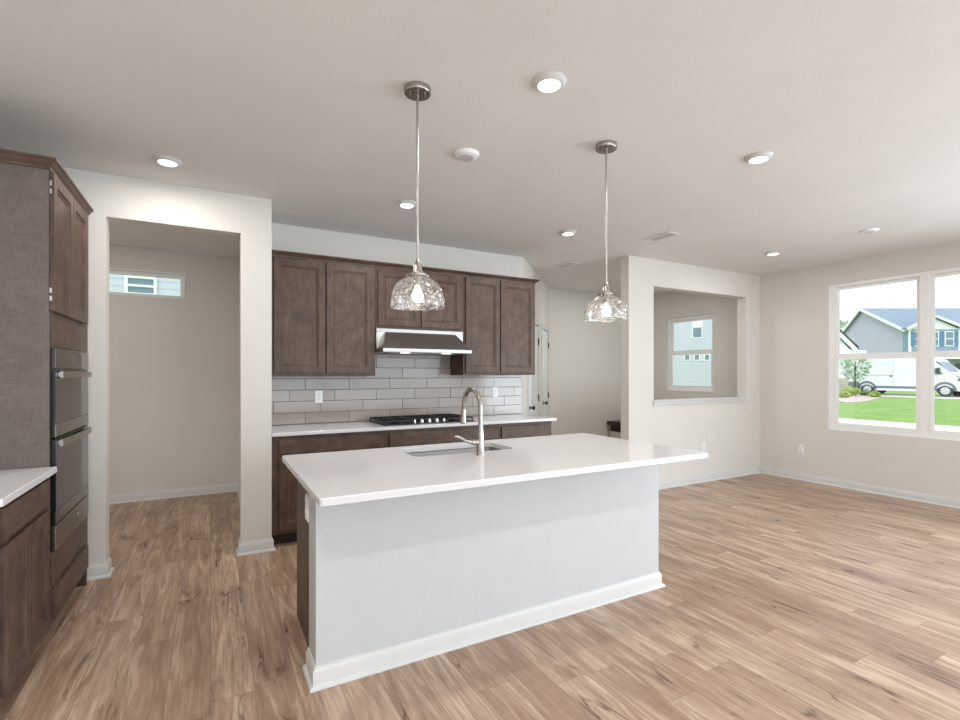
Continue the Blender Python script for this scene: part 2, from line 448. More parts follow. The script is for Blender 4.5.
H = 2.743
XR, XRO = 6.72, 6.88
YP, YPB = 4.124, 4.25
YW, YWB = 4.156, 4.276
YK = 4.79
YF = 6.33
# ------------------------------------------------------------------ setting
struct('floor', bx(-3.2, XRO, -3.2, 8.2, -0.12, 0.0), M['floor'])
struct('ceiling', bx(-3.2, XRO, -3.2, 8.2, H, H + 0.12), M['ceiling'])
struct('wall_right', wall(B(), 'X', XR, XRO, -3.2, 8.2, 0, H, [(1.40, 3.262, 0.69, 2.482), (4.84, 5.735, 1.10, 2.302), (-2.45, 0.45, 0.02, 2.26)]), M['wall'])
struct('wall_back', wall(B(), 'Y', -3.2, -3.06, -3.2, XR, 0, H, [(-0.9, 5.9, 0.5, 2.4)]), M['wall'])
struct('wall_left', bx(-1.47, -1.35, -3.06, YW, 0, H), M['wall'])
struct('wall_front', wall(B(), 'Y', YW, YWB, -1.47, 0.419, 0, H, [(-0.625, 0.2, 0.0, 2.452)]), M['wall'])
struct('wall_pantry', bx(0.30, 0.419, YWB, 6.45, 0, H), M['wall'])
struct('wall_mudroom', wall(B(), 'Y', 6.45, 6.60, -2.6, 0.30, 0, H, [(-1.5, -0.254, 2.222, 2.508)]), M['wall'])
struct('wall_mudroom_side', bx(-2.72, -2.6, YWB, 6.60, 0, H), M['wall'])
struct('wall_kitchen', bx(0.419, 3.2, YK, YK + 0.12, 0, H), M['wall'])
s2 = math.sqrt(0.5)
dq = lambda a, b, t: (3.2 + (t + b) * s2, YK + (t - b) * s2, a)     # t along the angled wall, b out of it, a height
DW = 2.177
DH = [(0.33, 1.06), (1.40, 1.99)]
def diag_wall():
    bm = B(); xs = [0.0, DH[0][0], DH[0][1], DH[1][0], DH[1][1], DW]
    outline = [(xs[0], 0), (xs[1], 0), (xs[1], 2.035), (xs[2], 2.035), (xs[2], 0), (xs[3], 0), (xs[3], 2.035), (xs[4], 2.035), (xs[4], 0), (xs[5], 0), (xs[5], H), (xs[0], H)]
    return prism(bm, outline, lambda a, b, t: dq(b, t, a), -0.12, 0.0)
struct('wall_diagonal', diag_wall(), M['wall'])
XDL, YDL = 3.2 + DW * s2, YK + DW * s2
struct('wall_hall', bx(XDL - 0.02, XR, YF, YF + 0.12, 0, H), M['wall'])
struct('wall_partition', wall(B(), 'Y', YP, YPB, 4.216, XR, 0, H, [(4.62, 6.402, 1.045, 2.425)]), M['wall'])

BASE = [(0, 0), (0.030, 0), (0.030, 0.006), (0.026, 0.014), (0.014, 0.019), (0.014, 0.073), (0.011, 0.079), (0.008, 0.082), (0.006, 0.092), (0, 0.094)]
struct('baseboard_right', sweep(B(), [(XR, 0.46), (XR, YP)], BASE, -1), M['trim'], smooth=30)
struct('baseboard_partition', sweep(B(), [(4.216, YPB), (4.216, YP), (XR - 0.03, YP)], BASE, 1), M['trim'], smooth=30)
struct('baseboard_pillar', sweep(B(), [(0.2, YWB), (0.2, YW), (0.419, YW), (0.419, YW + 0.03)], BASE, 1), M['trim'], smooth=30)
struct('baseboard_entry', sweep(B(), [(-0.735, YW), (-0.625, YW), (-0.625, YWB)], BASE, 1), M['trim'], smooth=30)
struct('baseboard_mudroom', sweep(B(), [(-2.6, 6.45), (0.30, 6.45)], BASE, 1), M['trim'], smooth=30)
struct('baseboard_mudroom_side', sweep(B(), [(0.30, 6.42), (0.30, YWB)], BASE, 1), M['trim'], smooth=30)
struct('baseboard_hall', sweep(B(), [(XDL, YF), (XR, YF)], BASE, 1), M['trim'], smooth=30)

# pass-through sill (cap and apron)
t1 = B(); box(t1, 4.60, 6.402, YP - 0.028, YPB + 0.02, 1.045, 1.062, 0.004); box(t1, 4.605, 6.40, YP - 0.016, YP, 1.006, 1.045, 0.003)
struct('trim_1', t1, M['trim'])

# ---- windows on the right wall
def hung_window(name, y0, y1, z0, z1, zr, xf, units):
    """single-hung units side by side, frame face at xf, seen from -X."""
    root = thing(name, None, None, (xf, (y0 + y1) / 2, z0), kind='structure')
    bm = B(); fw = 0.042
    wall(bm, 'X', xf, xf + 0.07, y0, y1, z0, z1, [(a, b, z0 + fw, z1 - fw) for a, b in units])
    obj('window_frame', bm, M['vinyl'], root)
    for a, b in units:
        s = B(); sw = 0.034
        wall(s, 'X', xf + 0.030, xf + 0.055, a + 0.002, b - 0.002, zr - 0.01, z1 - fw - 0.002, [(a + sw, b - sw, zr + 0.035, z1 - fw - sw)])
        up = obj('upper_sash', s, M['vinyl'], root)
        obj('window_pane', bx(xf + 0.040, xf + 0.045, a + sw, b - sw, zr + 0.035, z1 - fw - sw), M['pane'], up)
        s = B()
        wall(s, 'X', xf + 0.006, xf + 0.030, a + 0.002, b - 0.002, z0 + fw + 0.002, zr + 0.03, [(a + sw, b - sw, z0 + fw + sw + 0.01, zr - 0.035)])
        lo = obj('lower_sash', s, M['vinyl'], root)
        obj('window_pane', bx(xf + 0.015, xf + 0.020, a + sw, b - sw, z0 + fw + sw + 0.01, zr - 0.035), M['pane'], lo)
        obj('sash_lock', bx(xf - 0.006, xf + 0.006, (a + b) / 2 - 0.03, (a + b) / 2 + 0.03, zr + 0.028, zr + 0.042, 0.003), M['vinyl'], lo)
    return root
hung_window('window_1', 1.40, 3.262, 0.69, 2.482, 1.588, 6.742, [(1.462, 2.29), (2.372, 3.20)])
hung_window('window_2', 4.84, 5.735, 1.10, 2.302, 1.725, 6.77, [(4.89, 5.69)])
# mudroom transom window
def transom():
    root = thing('window_3', None, None, (-0.87, 6.5, 2.222), kind='structure')
    lb = B(); wall(lb, 'Y', 6.444, 6.535, -1.5, -0.254, 2.222, 2.508, [(-1.488, -0.266, 2.234, 2.496)])
    obj('jamb_liner', lb, M['vinyl'], root)
    obj('window_frame', wall(B(), 'Y', 6.535, 6.585, -1.5, -0.254, 2.222, 2.508, [(-1.455, -0.302, 2.262, 2.462)]), M['vinyl'], root)
    obj('window_pane', bx(-1.455, -0.302, 6.555, 6.56, 2.262, 2.462), M['pane'], root)
transom()

# ---- interior doors on the angled wall
def pantry_door(name, t0, t1, knob_t, hinge_t):
    root = thing(name, None, None, dq(0, 0, (t0 + t1) / 2), kind='structure')
    bm = B(); z1 = 2.03
    def f(u, v, w): return dq(v, -0.035 + w, u)
    a0, a1 = t0 + 0.004, t1 - 0.004
    # slab with two moulded panels, upper one arched
    box_pts = [(a0, 0.008), (a1, 0.008), (a1, z1), (a0, z1)]
    prism(bm, box_pts, f, 0.0, 0.033)
    obj('door_leaf', bm, M['door_white'], root)
    bm = B(); i = 0.11
    def ringpts(ins, lo, hi, arch):
        u0, u1 = a0 + i + ins, a1 - i - ins
        pts = [(u0, lo + ins), (u1, lo + ins)]
        if arch:
            n = 10
            for k in range(n + 1):
                q = k / n; pts.append((u1 + (u0 - u1) * q, hi - ins + 0.07 * math.sin(PI * q)))
        else: pts += [(u1, hi - ins), (u0, hi - ins)]
        return pts
    for lo, hi, arch in ((0.22, 0.80, False), (0.98, 1.84, True)):
        rr = [[bm.verts.new(f(u, v, w)) for u, v in ringpts(ins, lo, hi, arch)] for ins, w in ((0, 0.033), (0.006, 0.040), (0.016, 0.040), (0.030, 0.0345), (0.045, 0.0375))]
        for a, b in zip(rr, rr[1:]):
            n = len(a)
            for k in range(n): bm.faces.new((a[k], a[(k + 1) % n], b[(k + 1) % n], b[k]))
        bm.faces.new(rr[-1])
    obj('door_panel', bm, M['door_white'], root)
    # casing
    bm = B(); c = 0.062
    outline = [(t0 - c, 0), (t0 - c, 2.035 + c), (t1 + c, 2.035 + c), (t1 + c, 0), (t1, 0), (t1, 2.035), (t0, 2.035), (t0, 0)]
    prism(bm, outline, lambda a, b, t: dq(b, t, a), 0.0, 0.016)
    obj('door_casing', bm, M['trim'], root)
    # knob
    k = B(); ax = Vector((s2, -s2, 0))
    base = Vector(dq(0.955, 0.0, knob_t))
    tube(k, [base, base + ax * 0.012], 0.030, 20); tube(k, [base + ax * 0.012, base + ax * 0.045], 0.010, 14)
    prof = [(0.040, 0.012), (0.048, 0.022), (0.060, 0.028), (0.072, 0.024), (0.080, 0.008)]
    tube(k, [base + ax * a for a, _ in prof], [r for _, r in prof], 18)
    obj('door_knob', k, M['dark_metal'], root, smooth=40)
    for z in (0.30, 1.05, 1.82):
        hb = B(); p = Vector(dq(z - 0.045, 0.012, hinge_t)); tube(hb, [p, p + Vector((0, 0, 0.09))], 0.009, 10)
        obj('hinge', hb, M['dark_metal'], root, smooth=40)
pantry_door('door_1', DH[0][0], DH[0][1], DH[0][0] + 0.065, DH[0][1] + 0.003)
pantry_door('door_2', DH[1][0], DH[1][1], DH[1][0] + 0.065, DH[1][1] + 0.003)

# ------------------------------------------------------------------ kitchen wall
CB_T = 0.019
FU = 4.479           # face frame plane of the uppers (doors stand 0.019 proud)
def upper(label, x0, x1, z0, doors, zt=2.39):
    root = thing('wall_cabinet', label, 'cabinet', ((x0 + x1) / 2, (FU + YK) / 2, z0), group='wall cabinets along the kitchen wall')
    obj('body', bx(x0, x1, FU, YK - 0.002, z0, zt, 0.001, 1), M['wood_v'], root)
    for (a, b, c, d) in doors:
        obj('door', panel(B(), fY(FU - 0.001), a, b, c, d, CB_T), M['wood_v'], root)
upper('tall brown wall cabinet with two doors, next to the white pillar', 0.421, 1.345, 1.358, [(0.468, 0.888, 1.386, 2.362), (0.900, 1.320, 1.386, 2.362)])
upper('short brown wall cabinet directly above the range hood', 1.347, 2.262, 1.806, [(1.367, 1.788, 1.832, 2.356), (1.800, 2.236, 1.832, 2.356)])
upper('tall brown wall cabinet at the end of the row, near the white doors', 2.264, 3.155, 1.366, [(2.286, 2.690, 1.392, 2.366), (2.702, 3.140, 1.392, 2.366)])
CROWN = [(0, 0), (0.006, 0), (0.008, 0.010), (0.020, 0.016), (0.034, 0.030), (0.042, 0.034), (0.042, 0.042), (0, 0.042)]
single('crown_molding', sweep(B(), [(0.421, FU), (3.155, FU), (3.155, YK - 0.003)], [(o, z + 2.378) for o, z in CROWN], 1), M['wood_h'],
       'long brown crown molding running along the top of the kitchen wall cabinets', 'molding', smooth=30)

# backsplash
def backsplash():
    root = thing('backsplash', 'grey beige subway tile backsplash on the kitchen wall behind the cooktop', 'backsplash', (1.8, YK, 0.914))
    def clip(x0, x1, z0, z1):
        lim = []
        for (a, b, top) in ((0.421, 1.346, 1.356), (1.346, 2.263, 1.80), (2.263, 3.175, 1.364)):
            p, q = max(x0, a), min(x1, b); t = min(z1, top)
            if q - p > 0.012 and t - z0 > 0.010: lim.append((p, q, z0, t))
        # merge pieces with equal tops
        out = []
        for r in lim:
            if out and abs(out[-1][1] - r[0]) < 1e-6 and abs(out[-1][3] - r[3]) < 1e-6: out[-1] = (out[-1][0], r[1], r[2], r[3])
            else: out.append(r)
        return out
    g = B(); box(g, 0.421, 3.175, YK - 0.006, YK - 0.0005, 0.9145, 1.356); box(g, 1.346, 2.263, YK - 0.006, YK - 0.0005, 1.356, 1.80)
    obj('grout_bed', g, M['grout'], root)
    bm = B(); P, Wt, gp = 0.1047, 0.4066, 0.0034
    for r in range(9):
        z0 = 0.9155 + r * P; off = (0.357 + r * 0.1355) % Wt
        x = -0.4 + off
        while x < 3.2:
            for (a, b, c, d) in clip(x + gp / 2, x + Wt - gp / 2, z0 + gp / 2, z0 + P - gp / 2):
                box(bm, a, b, YK - 0.0105, YK - 0.004, c, d, 0.0016, 1)
            x += Wt
    obj('tiles', bm, M['tile'], root)
backsplash()

# base cabinets
FB = 4.194
def base_cab(label, x0, x1, drawers, doors):
    root = thing('base_cabinet', label, 'cabinet', ((x0 + x1) / 2, 4.48, 0), group='base cabinets along the kitchen wall')
    obj('body', bx(x0, x1, FB, YK - 0.002, 0.10, 0.884), M['wood_v'], root)
    obj('toe_kick', bx(x0 + 0.002, x1 - 0.002, FB + 0.075, YK - 0.01, 0.0, 0.0995), M['wood_dark'], root)
    for a, b in drawers: obj('drawer', panel(B(), fY(FB - 0.001), a, b, 0.735, 0.853, CB_T, flat=True), M['wood_h'], root)
    for a, b in doors: obj('door', panel(B(), fY(FB - 0.001), a, b, 0.128, 0.708, CB_T), M['wood_v'], root)
base_cab('brown base cabinet beside the white pillar, under the end of the counter', 0.421, 1.354, [(0.475, 1.328)], [(0.475, 0.896), (0.906, 1.328)])
base_cab('brown base cabinet under the gas cooktop', 1.356, 2.512, [(1.384, 2.494)], [(1.384, 1.934), (1.944, 2.494)])
base_cab('brown base cabinet at the far end of the counter near the white doors', 2.514, 3.165, [(2.540, 3.146)], [(2.540, 2.838), (2.848, 3.146)])
single('countertop', bx(0.421, 3.203, 4.150, YK - 0.0108, 0.885, 0.914, 0.004), M['quartz'], 'long white quartz countertop along the kitchen wall carrying the cooktop', 'countertop')

# cooktop
def cooktop():
    x0, x1, y0, y1 = 1.350, 2.276, 4.245, 4.735
    root = thing('gas_cooktop', 'black gas cooktop with iron grates set in the white counter', 'cooktop', ((x0 + x1) / 2, (y0 + y1) / 2, 0.9142))
    obj('tray', bx(x0, x1, y0, y1, 0.9142, 0.922, 0.003), M['black'], root)
    bs = [(x0 + .17, y0 + .14), (x0 + .17, y1 - .13), ((x0 + x1) / 2, y1 - .18), (x1 - .17, y0 + .14), (x1 - .17, y1 - .13)]
    for i, (a, b) in enumerate(bs):
        r = 0.055 if i == 2 else 0.042
        bo = obj('burner', lathe(B(), [(r, 0.922), (r, 0.930), (r * 0.8, 0.934)], (a, b, 0), 24), M['dark_metal'], root, smooth=30)
        obj('burner_cap', lathe(B(), [(r * .82, 0.934), (r * .82, 0.939), (r * .7, 0.942)], (a, b, 0), 24), M['iron'], bo, smooth=30)
    gx = [x0 + .012, x0 + .012 + .292, x1 - .012 - .292, x1 - .012]
    for i in range(3):
        bm = B(); a, b = gx[i] + 0.002, gx[i + 1] - 0.002; c, d = (y0 + .018 if i != 1 else y0 + 0.115), y1 - .012
        w, zb, zt = 0.011, 0.943, 0.957
        for (p, q, r, s) in ((a, b, c, c + w), (a, b, d - w, d), (a, a + w, c, d), (b - w, b, c, d)): box(bm, p, q, r, s, zb, zt, 0.002, 1)
        for k in range(1, 5):
            xx = a + (b - a) * k / 5; box(bm, xx - w / 2, xx + w / 2, c + w * .5, d - w * .5, zb + .001, zt + 0.002, 0.002, 1)
        mid = (c + d) / 2; box(bm, a + w * .5, b - w * .5, mid - w / 2, mid + w / 2, zb + .001, zt, 0.002, 1)
        for (p, q) in ((a, c), (b - w, c), (a, d - w), (b - w, d - w)): box(bm, p, p + w, q, q + w, 0.9215, zb + .002)
        obj('grate', bm, M['iron'], root)
    for k in range(5):
        cx = (x0 + x1) / 2 - 0.152 + k * 0.076
        ko = obj('knob', lathe(B(), [(0.021, 0.922), (0.021, 0.927), (0.017, 0.930), (0.0155, 0.952), (0.013, 0.954)], (cx, y0 + .052, 0), 24), M['knob_steel'], root, smooth=30)
        obj('knob_pointer', bx(cx - .003, cx + .003, y0 + .037, y0 + .067, 0.953, 0.961, 0.001, 1), M['knob_steel'], ko)
cooktop()

# range hood
def hood():
    x0, x1 = 1.349, 2.250
    root = thing('range_hood', 'stainless under-cabinet range hood with sloping front over the cooktop', 'range hood', ((x0 + x1) / 2, 4.5, 1.575))
    bm = B(); z0, z1 = 1.612, 1.772
    yb = YK - 0.013; yf = 4.262; yt = 4.456
    a = [bm.verts.new(p) for p in ((x0 + .004, yf + .004, z0), (x1 - .004, yf + .004, z0), (x1 - .004, yb, z0), (x0 + .004, yb, z0))]
    b = [bm.verts.new(p) for p in ((x0 + .085, yt, z1), (x1 - .085, yt, z1), (x1 - .085, yb, z1), (x0 + .085, yb, z1))]
    for k in range(4): bm.faces.new((a[k], a[(k + 1) % 4], b[(k + 1) % 4], b[k]))
    bm.faces.new(a[::-1]); bm.faces.new(b)
    obj('canopy', bm, M['steel'], root)
    obj('front_lip', bx(x0, x1, yf, yb, 1.577, 1.613, 0.003), M['steel'], root, label='bright stainless front lip')
    fl = B(); box(fl, x0, x1, 4.455, yb, z1, 1.8055, 0.002, 1)
    box(fl, x0, x0 + .010, 4.462, yb, 1.612, z1 + .002); box(fl, x1 - .010, x1, 4.462, yb, 1.612, z1 + .002)
    obj('mounting_flange', fl, M['steel'], root)
    ck = B(); box(ck, x0 + .010, x1 - .010, 4.4575, 4.461, 1.614, z1 + .001)
    obj('side_cheek', ck, M['cheek'], root)
    for xx in (x0 + 0.24, x1 - 0.24):
        obj('hood_light', bx(xx - .04, xx + .04, yf + .05, yf + .11, 1.572, 1.5775, 0.002, 1), M['hood_lamp'], root)
    obj('filter', bx(x0 + .1, x1 - .1, yf + .14, yb - .06, 1.5735, 1.5772), M['steel_dark'], root)
    obj('control_panel', bx((x0 + x1) / 2 - .07, (x0 + x1) / 2 + .07, yf - .002, yf + .001, 1.588, 1.602), M['knob_steel'], root)
hood()

# ------------------------------------------------------------------ island
def island():
    x0, x1, yf, yk, yb = 0.405, 2.556, 2.24, 2.408, 2.955
    root = thing('kitchen_island', 'long kitchen island with white panelled front and brown cabinet back', 'kitchen island', ((x0 + x1) / 2, 2.6, 0))
    obj('knee_wall', bx(x0, x1, yf, yk, 0, 0.884, 0.0015, 1), M['island_paint'], root)
    ap = B(); box(ap, x0 - .008, x0 + .0, yf + .05, yk, 0.868, 0.8845, .002, 1)
    obj('support_cleat', ap, M['trim'], root)
    obj('baseboard', sweep(B(), [(x0, yk + .005), (x0, yf), (x1, yf), (x1, yk)], BASE, 1), M['trim'], root, smooth=30)
    obj('outlet_block', bx(x0 + .001, x0 + .0255, yk + .004, yk + .094, .672, .800, .002, 1), M['plate'], root, label='white block under the end outlet')
    # hollow cabinet carcass: sides, back, floor (the sink hangs inside)
    bm = B()
    box(bm, x0 + .026, x0 + .044, yk + .0005, yb, 0.0, 0.884); box(bm, x1 - .034, x1 - .012, yk, yb, 0.10, 0.884)
    box(bm, x0 + .034, x1 - .034, yk + .001, yk + .02, 0.10, 0.884); box(bm, x0 + .034, x1 - .034, yk + .02, yb, 0.10, 0.118)
    wall(bm, 'Y', yb - .02, yb, x0 + .034, x1 - .034, 0.118, 0.884, [])
    obj('cabinet_body', bm, M['wood_v'], root)
    obj('toe_kick', bx(x0 + .04, x1 - .04, yk + .05, yb - .075, 0, 0.0995), M['wood_dark'], root)
    xs = [x0 + .03, 0.94, 1.70, x1 - .03]
    for a, b in zip(xs, xs[1:]):
        m = (a + b) / 2
        obj('drawer', panel(B(), fB(yb + .001), a + .008, b - .008, 0.735, 0.853, CB_T, flat=True), M['wood_h'], root)
        for p, q in ((a + .008, m - .004), (m + .004, b - .008)):
            obj('door', panel(B(), fB(yb + .001), p, q, 0.128, 0.708, CB_T), M['wood_v'], root)
island()
SX0, SX1, SY0, SY1 = 1.005, 1.672, 2.578, 2.915
def island_top():
    x0, x1, y0, y1, z0, z1 = 0.356, 2.578, 1.888, 2.998, 0.8845, 0.914
    bm = B()
    def rr(a, b, c, d, r, n=5):
        pts = []
        for cx, cy, s in ((b - r, d - r, 0), (a + r, d - r, 1), (a + r, c + r, 2), (b - r, c + r, 3)):
            for k in range(n + 1):
                t = (s + k / n) * PI / 2; pts.append((cx + r * math.cos(t), cy + r * math.sin(t)))
        return pts
    O = rr(x0, x1, y0, y1, 0.012); I = rr(SX0, SX1, SY0, SY1, 0.055); n = len(O); bv = 0.004
    def inset(pts, sgn):
        cx = sum(p[0] for p in pts) / n; cy = sum(p[1] for p in pts) / n
        return [(p[0] - sgn * bv * (1 if p[0] > cx else -1), p[1] - sgn * bv * (1 if p[1] > cy else -1)) for p in pts]
    L = lambda pts, z: [bm.verts.new((a, b, z)) for a, b in pts]
    o0, o1, o2 = L(O, z0), L(O, z1 - bv), L(inset(O, 1), z1)
    i0, i1, i2 = L(I, z0), L(I, z1 - bv * .5), L([(p[0] + (.002 if p[0] > 1.34 else -.002), p[1] + (.002 if p[1] > 2.7 else -.002)) for p in I], z1)
    for a, b in ((o0, o1), (o1, o2), (o2, i2), (i2, i1), (i1, i0), (i0, o0)):
        for k in range(n): bm.faces.new((a[k], a[(k + 1) % n], b[(k + 1) % n], b[k]))
    single('island_countertop', bm, M['quartz'], 'white speckled quartz island countertop with a cut-out for the sink', 'countertop')
    # undermount sink
    root = thing('kitchen_sink', 'stainless undermount sink set into the white island counter', 'sink', (1.34, 2.75, 0.68))
    bm = B(); rings = []
    g = 0.004
    prof = [(-.025, 0.882), (g * -1, 0.882), (0.0, 0.876), (0.006, 0.72), (0.016, 0.695), (0.04, 0.684)]
    cx, cy = (SX0 + SX1) / 2, (SY0 + SY1) / 2
    for ins, z in prof:
        rings.append([bm.verts.new((a, b, z)) for a, b in rr(SX0 + ins, SX1 - ins, SY0 + ins, SY1 - ins, max(0.02, 0.055 - ins * .3))])
    for a, b in zip(rings, rings[1:]):
        for k in range(n): bm.faces.new((a[k], a[(k + 1) % n], b[(k + 1) % n], b[k]))
    bm.faces.new(rings[-1])
    obj('basin', bm, M['steel_dark'], root, smooth=40)
    obj('drain', lathe(B(), [(0.045, 0.6845), (0.045, 0.687), (0.03, 0.686)], (cx, cy, 0), 24), M['knob_steel'], root, smooth=30)
island_top()
def faucet():
    x, y, zb = 1.359, 2.470, 0.9142
    root = thing('faucet', 'brushed nickel gooseneck faucet standing on the island beside the sink', 'faucet', (x, y, zb))
    obj('body', lathe(B(), [(0.027, zb), (0.027, zb + .006), (0.0235, zb + .012), (0.0225, zb + .085), (0.0215, zb + .11), (0.017, zb + .15), (0.0145, zb + .17)], (x, y, 0), 28), M['nickel'], root, smooth=40)
    R = 0.105; zc = 1.288 - R + 0.0
    pts = [(x, y, zb + .16), (x, y, zc - .02)]
    for k in range(0, 17):
        t = PI * k / 16; pts.append((x, y + R - R * math.cos(t), zc + R * math.sin(t)))
    last = pts[-1]
    pts += [(x, last[1] + .004, last[2] - .02)]
    obj('spout', tube(B(), pts, 0.0135, 18), M['nickel'], root, smooth=40)
    e = Vector(pts[-1])
    hp = [(0.0145, 0), (0.0155, -.012), (0.0165, -.03), (0.0195, -.07), (0.0205, -.085), (0.017, -.088)]
    ho = obj('spray_head', tube(B(), [(e.x, e.y + .006 * (-h / .09), e.z + h) for r, h in hp], [r for r, h in hp], 20), M['nickel'], root, smooth=40)
    obj('spray_button', bx(e.x - .006, e.x + .006, e.y + .016, e.y + .024, e.z - .055, e.z - .025, 0.003), M['black'], ho)
    zh = zb + .075
    hv = B(); tube(hv, [(x - .018, y, zh), (x - .045, y, zh), (x - .058, y, zh)], [0.019, 0.019, 0.015], 20)
    hd = obj('handle_hub', hv, M['nickel'], root, smooth=40)
    lv = B(); tube(lv, [(x - .052, y, zh), (x - .075, y, zh + .004), (x - .10, y, zh + .014), (x - .125, y, zh + .030), (x - .15, y, zh + .040), (x - .163, y, zh + .040)], [0.012, 0.0105, 0.009, 0.008, 0.008, 0.006], 14)
    obj('handle_lever', lv, M['nickel'], hd, smooth=40)
faucet()

# ------------------------------------------------------------------ outlets (built facing -Y at the origin, then turned)
def make_outlet(label, loc, rotz):
    root = thing('wall_outlet', label, 'outlet', loc, rotz, group='white wall outlets')
    obj('plate', bx(-.0355, .0355, -.006, 0, -.058, .058, 0.003), M['plate'], root, local=True)
    for s in (-1, 1):
        fc = lathe(B(), [(0.0165, -.006), (0.0165, -.0085), (0.0155, -.009)], (0, 0, s * .0195), 20, 'Y')
        ro = obj('receptacle', fc, M['plate'], root, smooth=30, local=True)
        sl = B()
        for xx in (-.0065, .0065): box(sl, xx - .0012, xx + .0012, -.0096, -.0088, s * .0195 + .000, s * .0195 + .009)
        lathe(sl, [(0.0025, -.0096), (0.0025, -.0088)], (0, 0, s * .0195 - .008), 10, 'Y')
        obj('slots', sl, M['slot'], ro, local=True)
    obj('screw', lathe(B(), [(0.003, -.006), (0.003, -.0075)], (0, 0, 0), 10, 'Y'), M['vent'], root, smooth=30, local=True)
    return root
out0 = make_outlet('white outlet on the tiled backsplash, between the white pillar and the cooktop', (0.892, YK - .0108, 1.165), 0)
dup(out0, (2.816, YK - .0108, 1.173), 'white outlet on the tiled backsplash behind the gooseneck faucet, near the white doors')
dup(out0, (5.516, YP - .0005, 0.44), 'white outlet low on the partition wall below the pass-through opening')
dup(out0, (XR - .0005, 3.577, 0.40), 'white outlet low on the window wall, beneath the big window', -PI / 2)
dup(out0, (0.405 + .0115, 2.452, 0.742), 'white outlet on the short end of the kitchen island', -PI / 2 + PI)
# the end face of the island looks towards -X
for o in COL.objects:
    if o.get('label', '').startswith('white outlet on the short end'): o.rotation_euler = (0, 0, -PI / 2); o.location = (0.4058, 2.456, 0.736)
    if o.get('label', '').startswith('white outlet low on the window wall'): o.rotation_euler = (0, 0, -PI / 2)

# ------------------------------------------------------------------ tall oven cabinet on the left
FT = -0.712
def tall_cabinet():
    y0, y1, xb = 3.199, 4.06, -1.348
    root = thing('oven_cabinet', 'tall brown pantry-height cabinet housing the double wall oven', 'cabinet', ((xb + FT) / 2, (y0 + y1) / 2, 0))
    sp = B(); prism(sp, [(xb, 0), (FT - .06, 0), (FT - .06, .1), (FT, .1), (FT, 2.412), (xb, 2.412)], lambda a, b, t: (a, t, b), y0, y0 + .02)
    obj('side_panel', sp, M['wood_side'], root, label='greyish textured side panel')
    bm = B(); box(bm, xb, FT, y1 - .02, y1, 0.0, 2.412); box(bm, xb, xb + .02, y0 + .02, y1 - .02, 0.1, 2.412)
    box(bm, xb + .02, FT, y0 + .02, y1 - .02, 1.512, 2.412); box(bm, xb + .02, FT, y0 + .02, y1 - .02, 0.10, 0.475)
    box(bm, FT - .02, FT, y0 + .02, 3.226, 0.475, 1.512); box(bm, FT - .02, FT, 4.0, y1 - .02, 0.475, 1.512)
    obj('body', bm, M['wood_v'], root)
    obj('toe_kick', bx(xb + .02, FT - .06, y0 + .021, y1 - .021, 0, 0.0995), M['wood_dark'], root)
    f = fX(FT + .001)
    obj('door', panel(B(), f, 3.206, 3.604, 1.698, 2.396, CB_T), M['wood_v'], root)
    obj('door', panel(B(), f, 3.614, 3.995, 1.698, 2.396, CB_T), M['wood_v'], root)
    for z in (1.76, 1.80, 2.30, 2.34):
        obj('hinge', bx(FT + .0005, FT + .012, 3.2, 3.206, z - .014, z + .014, 0.002, 1), M['knob_steel'], root)
    obj('filler_panel', bx(FT, FT + .004, 3.222, 3.995, 1.52, 1.680, 0.001, 1), M['wood_h'], root)
    obj('filler_panel', bx(FT, FT + .004, 3.222, 3.995, 0.300, 0.466, 0.001, 1), M['wood_h'], root)
    obj('drawer', panel(B(), f, 3.222, 3.995, 0.135, 0.278, CB_T, flat=True), M['wood_h'], root)
    obj('wall_filler', bx(FT - .03, FT - .012, y1, 4.154, 0.0, 2.412), M['wood_v'], root)
    CR = [(0, 0), (0.006, 0), (0.008, 0.014), (0.018, 0.024), (0.028, 0.040), (0.036, 0.044), (0.036, 0.056), (0, 0.056)]
    obj('crown_molding', sweep(B(), [(xb + .02, y0), (FT, y0), (FT, y1 - .002)], [(o, z + 2.403) for o, z in CR], 1), M['wood_h'], root, smooth=30)
tall_cabinet()
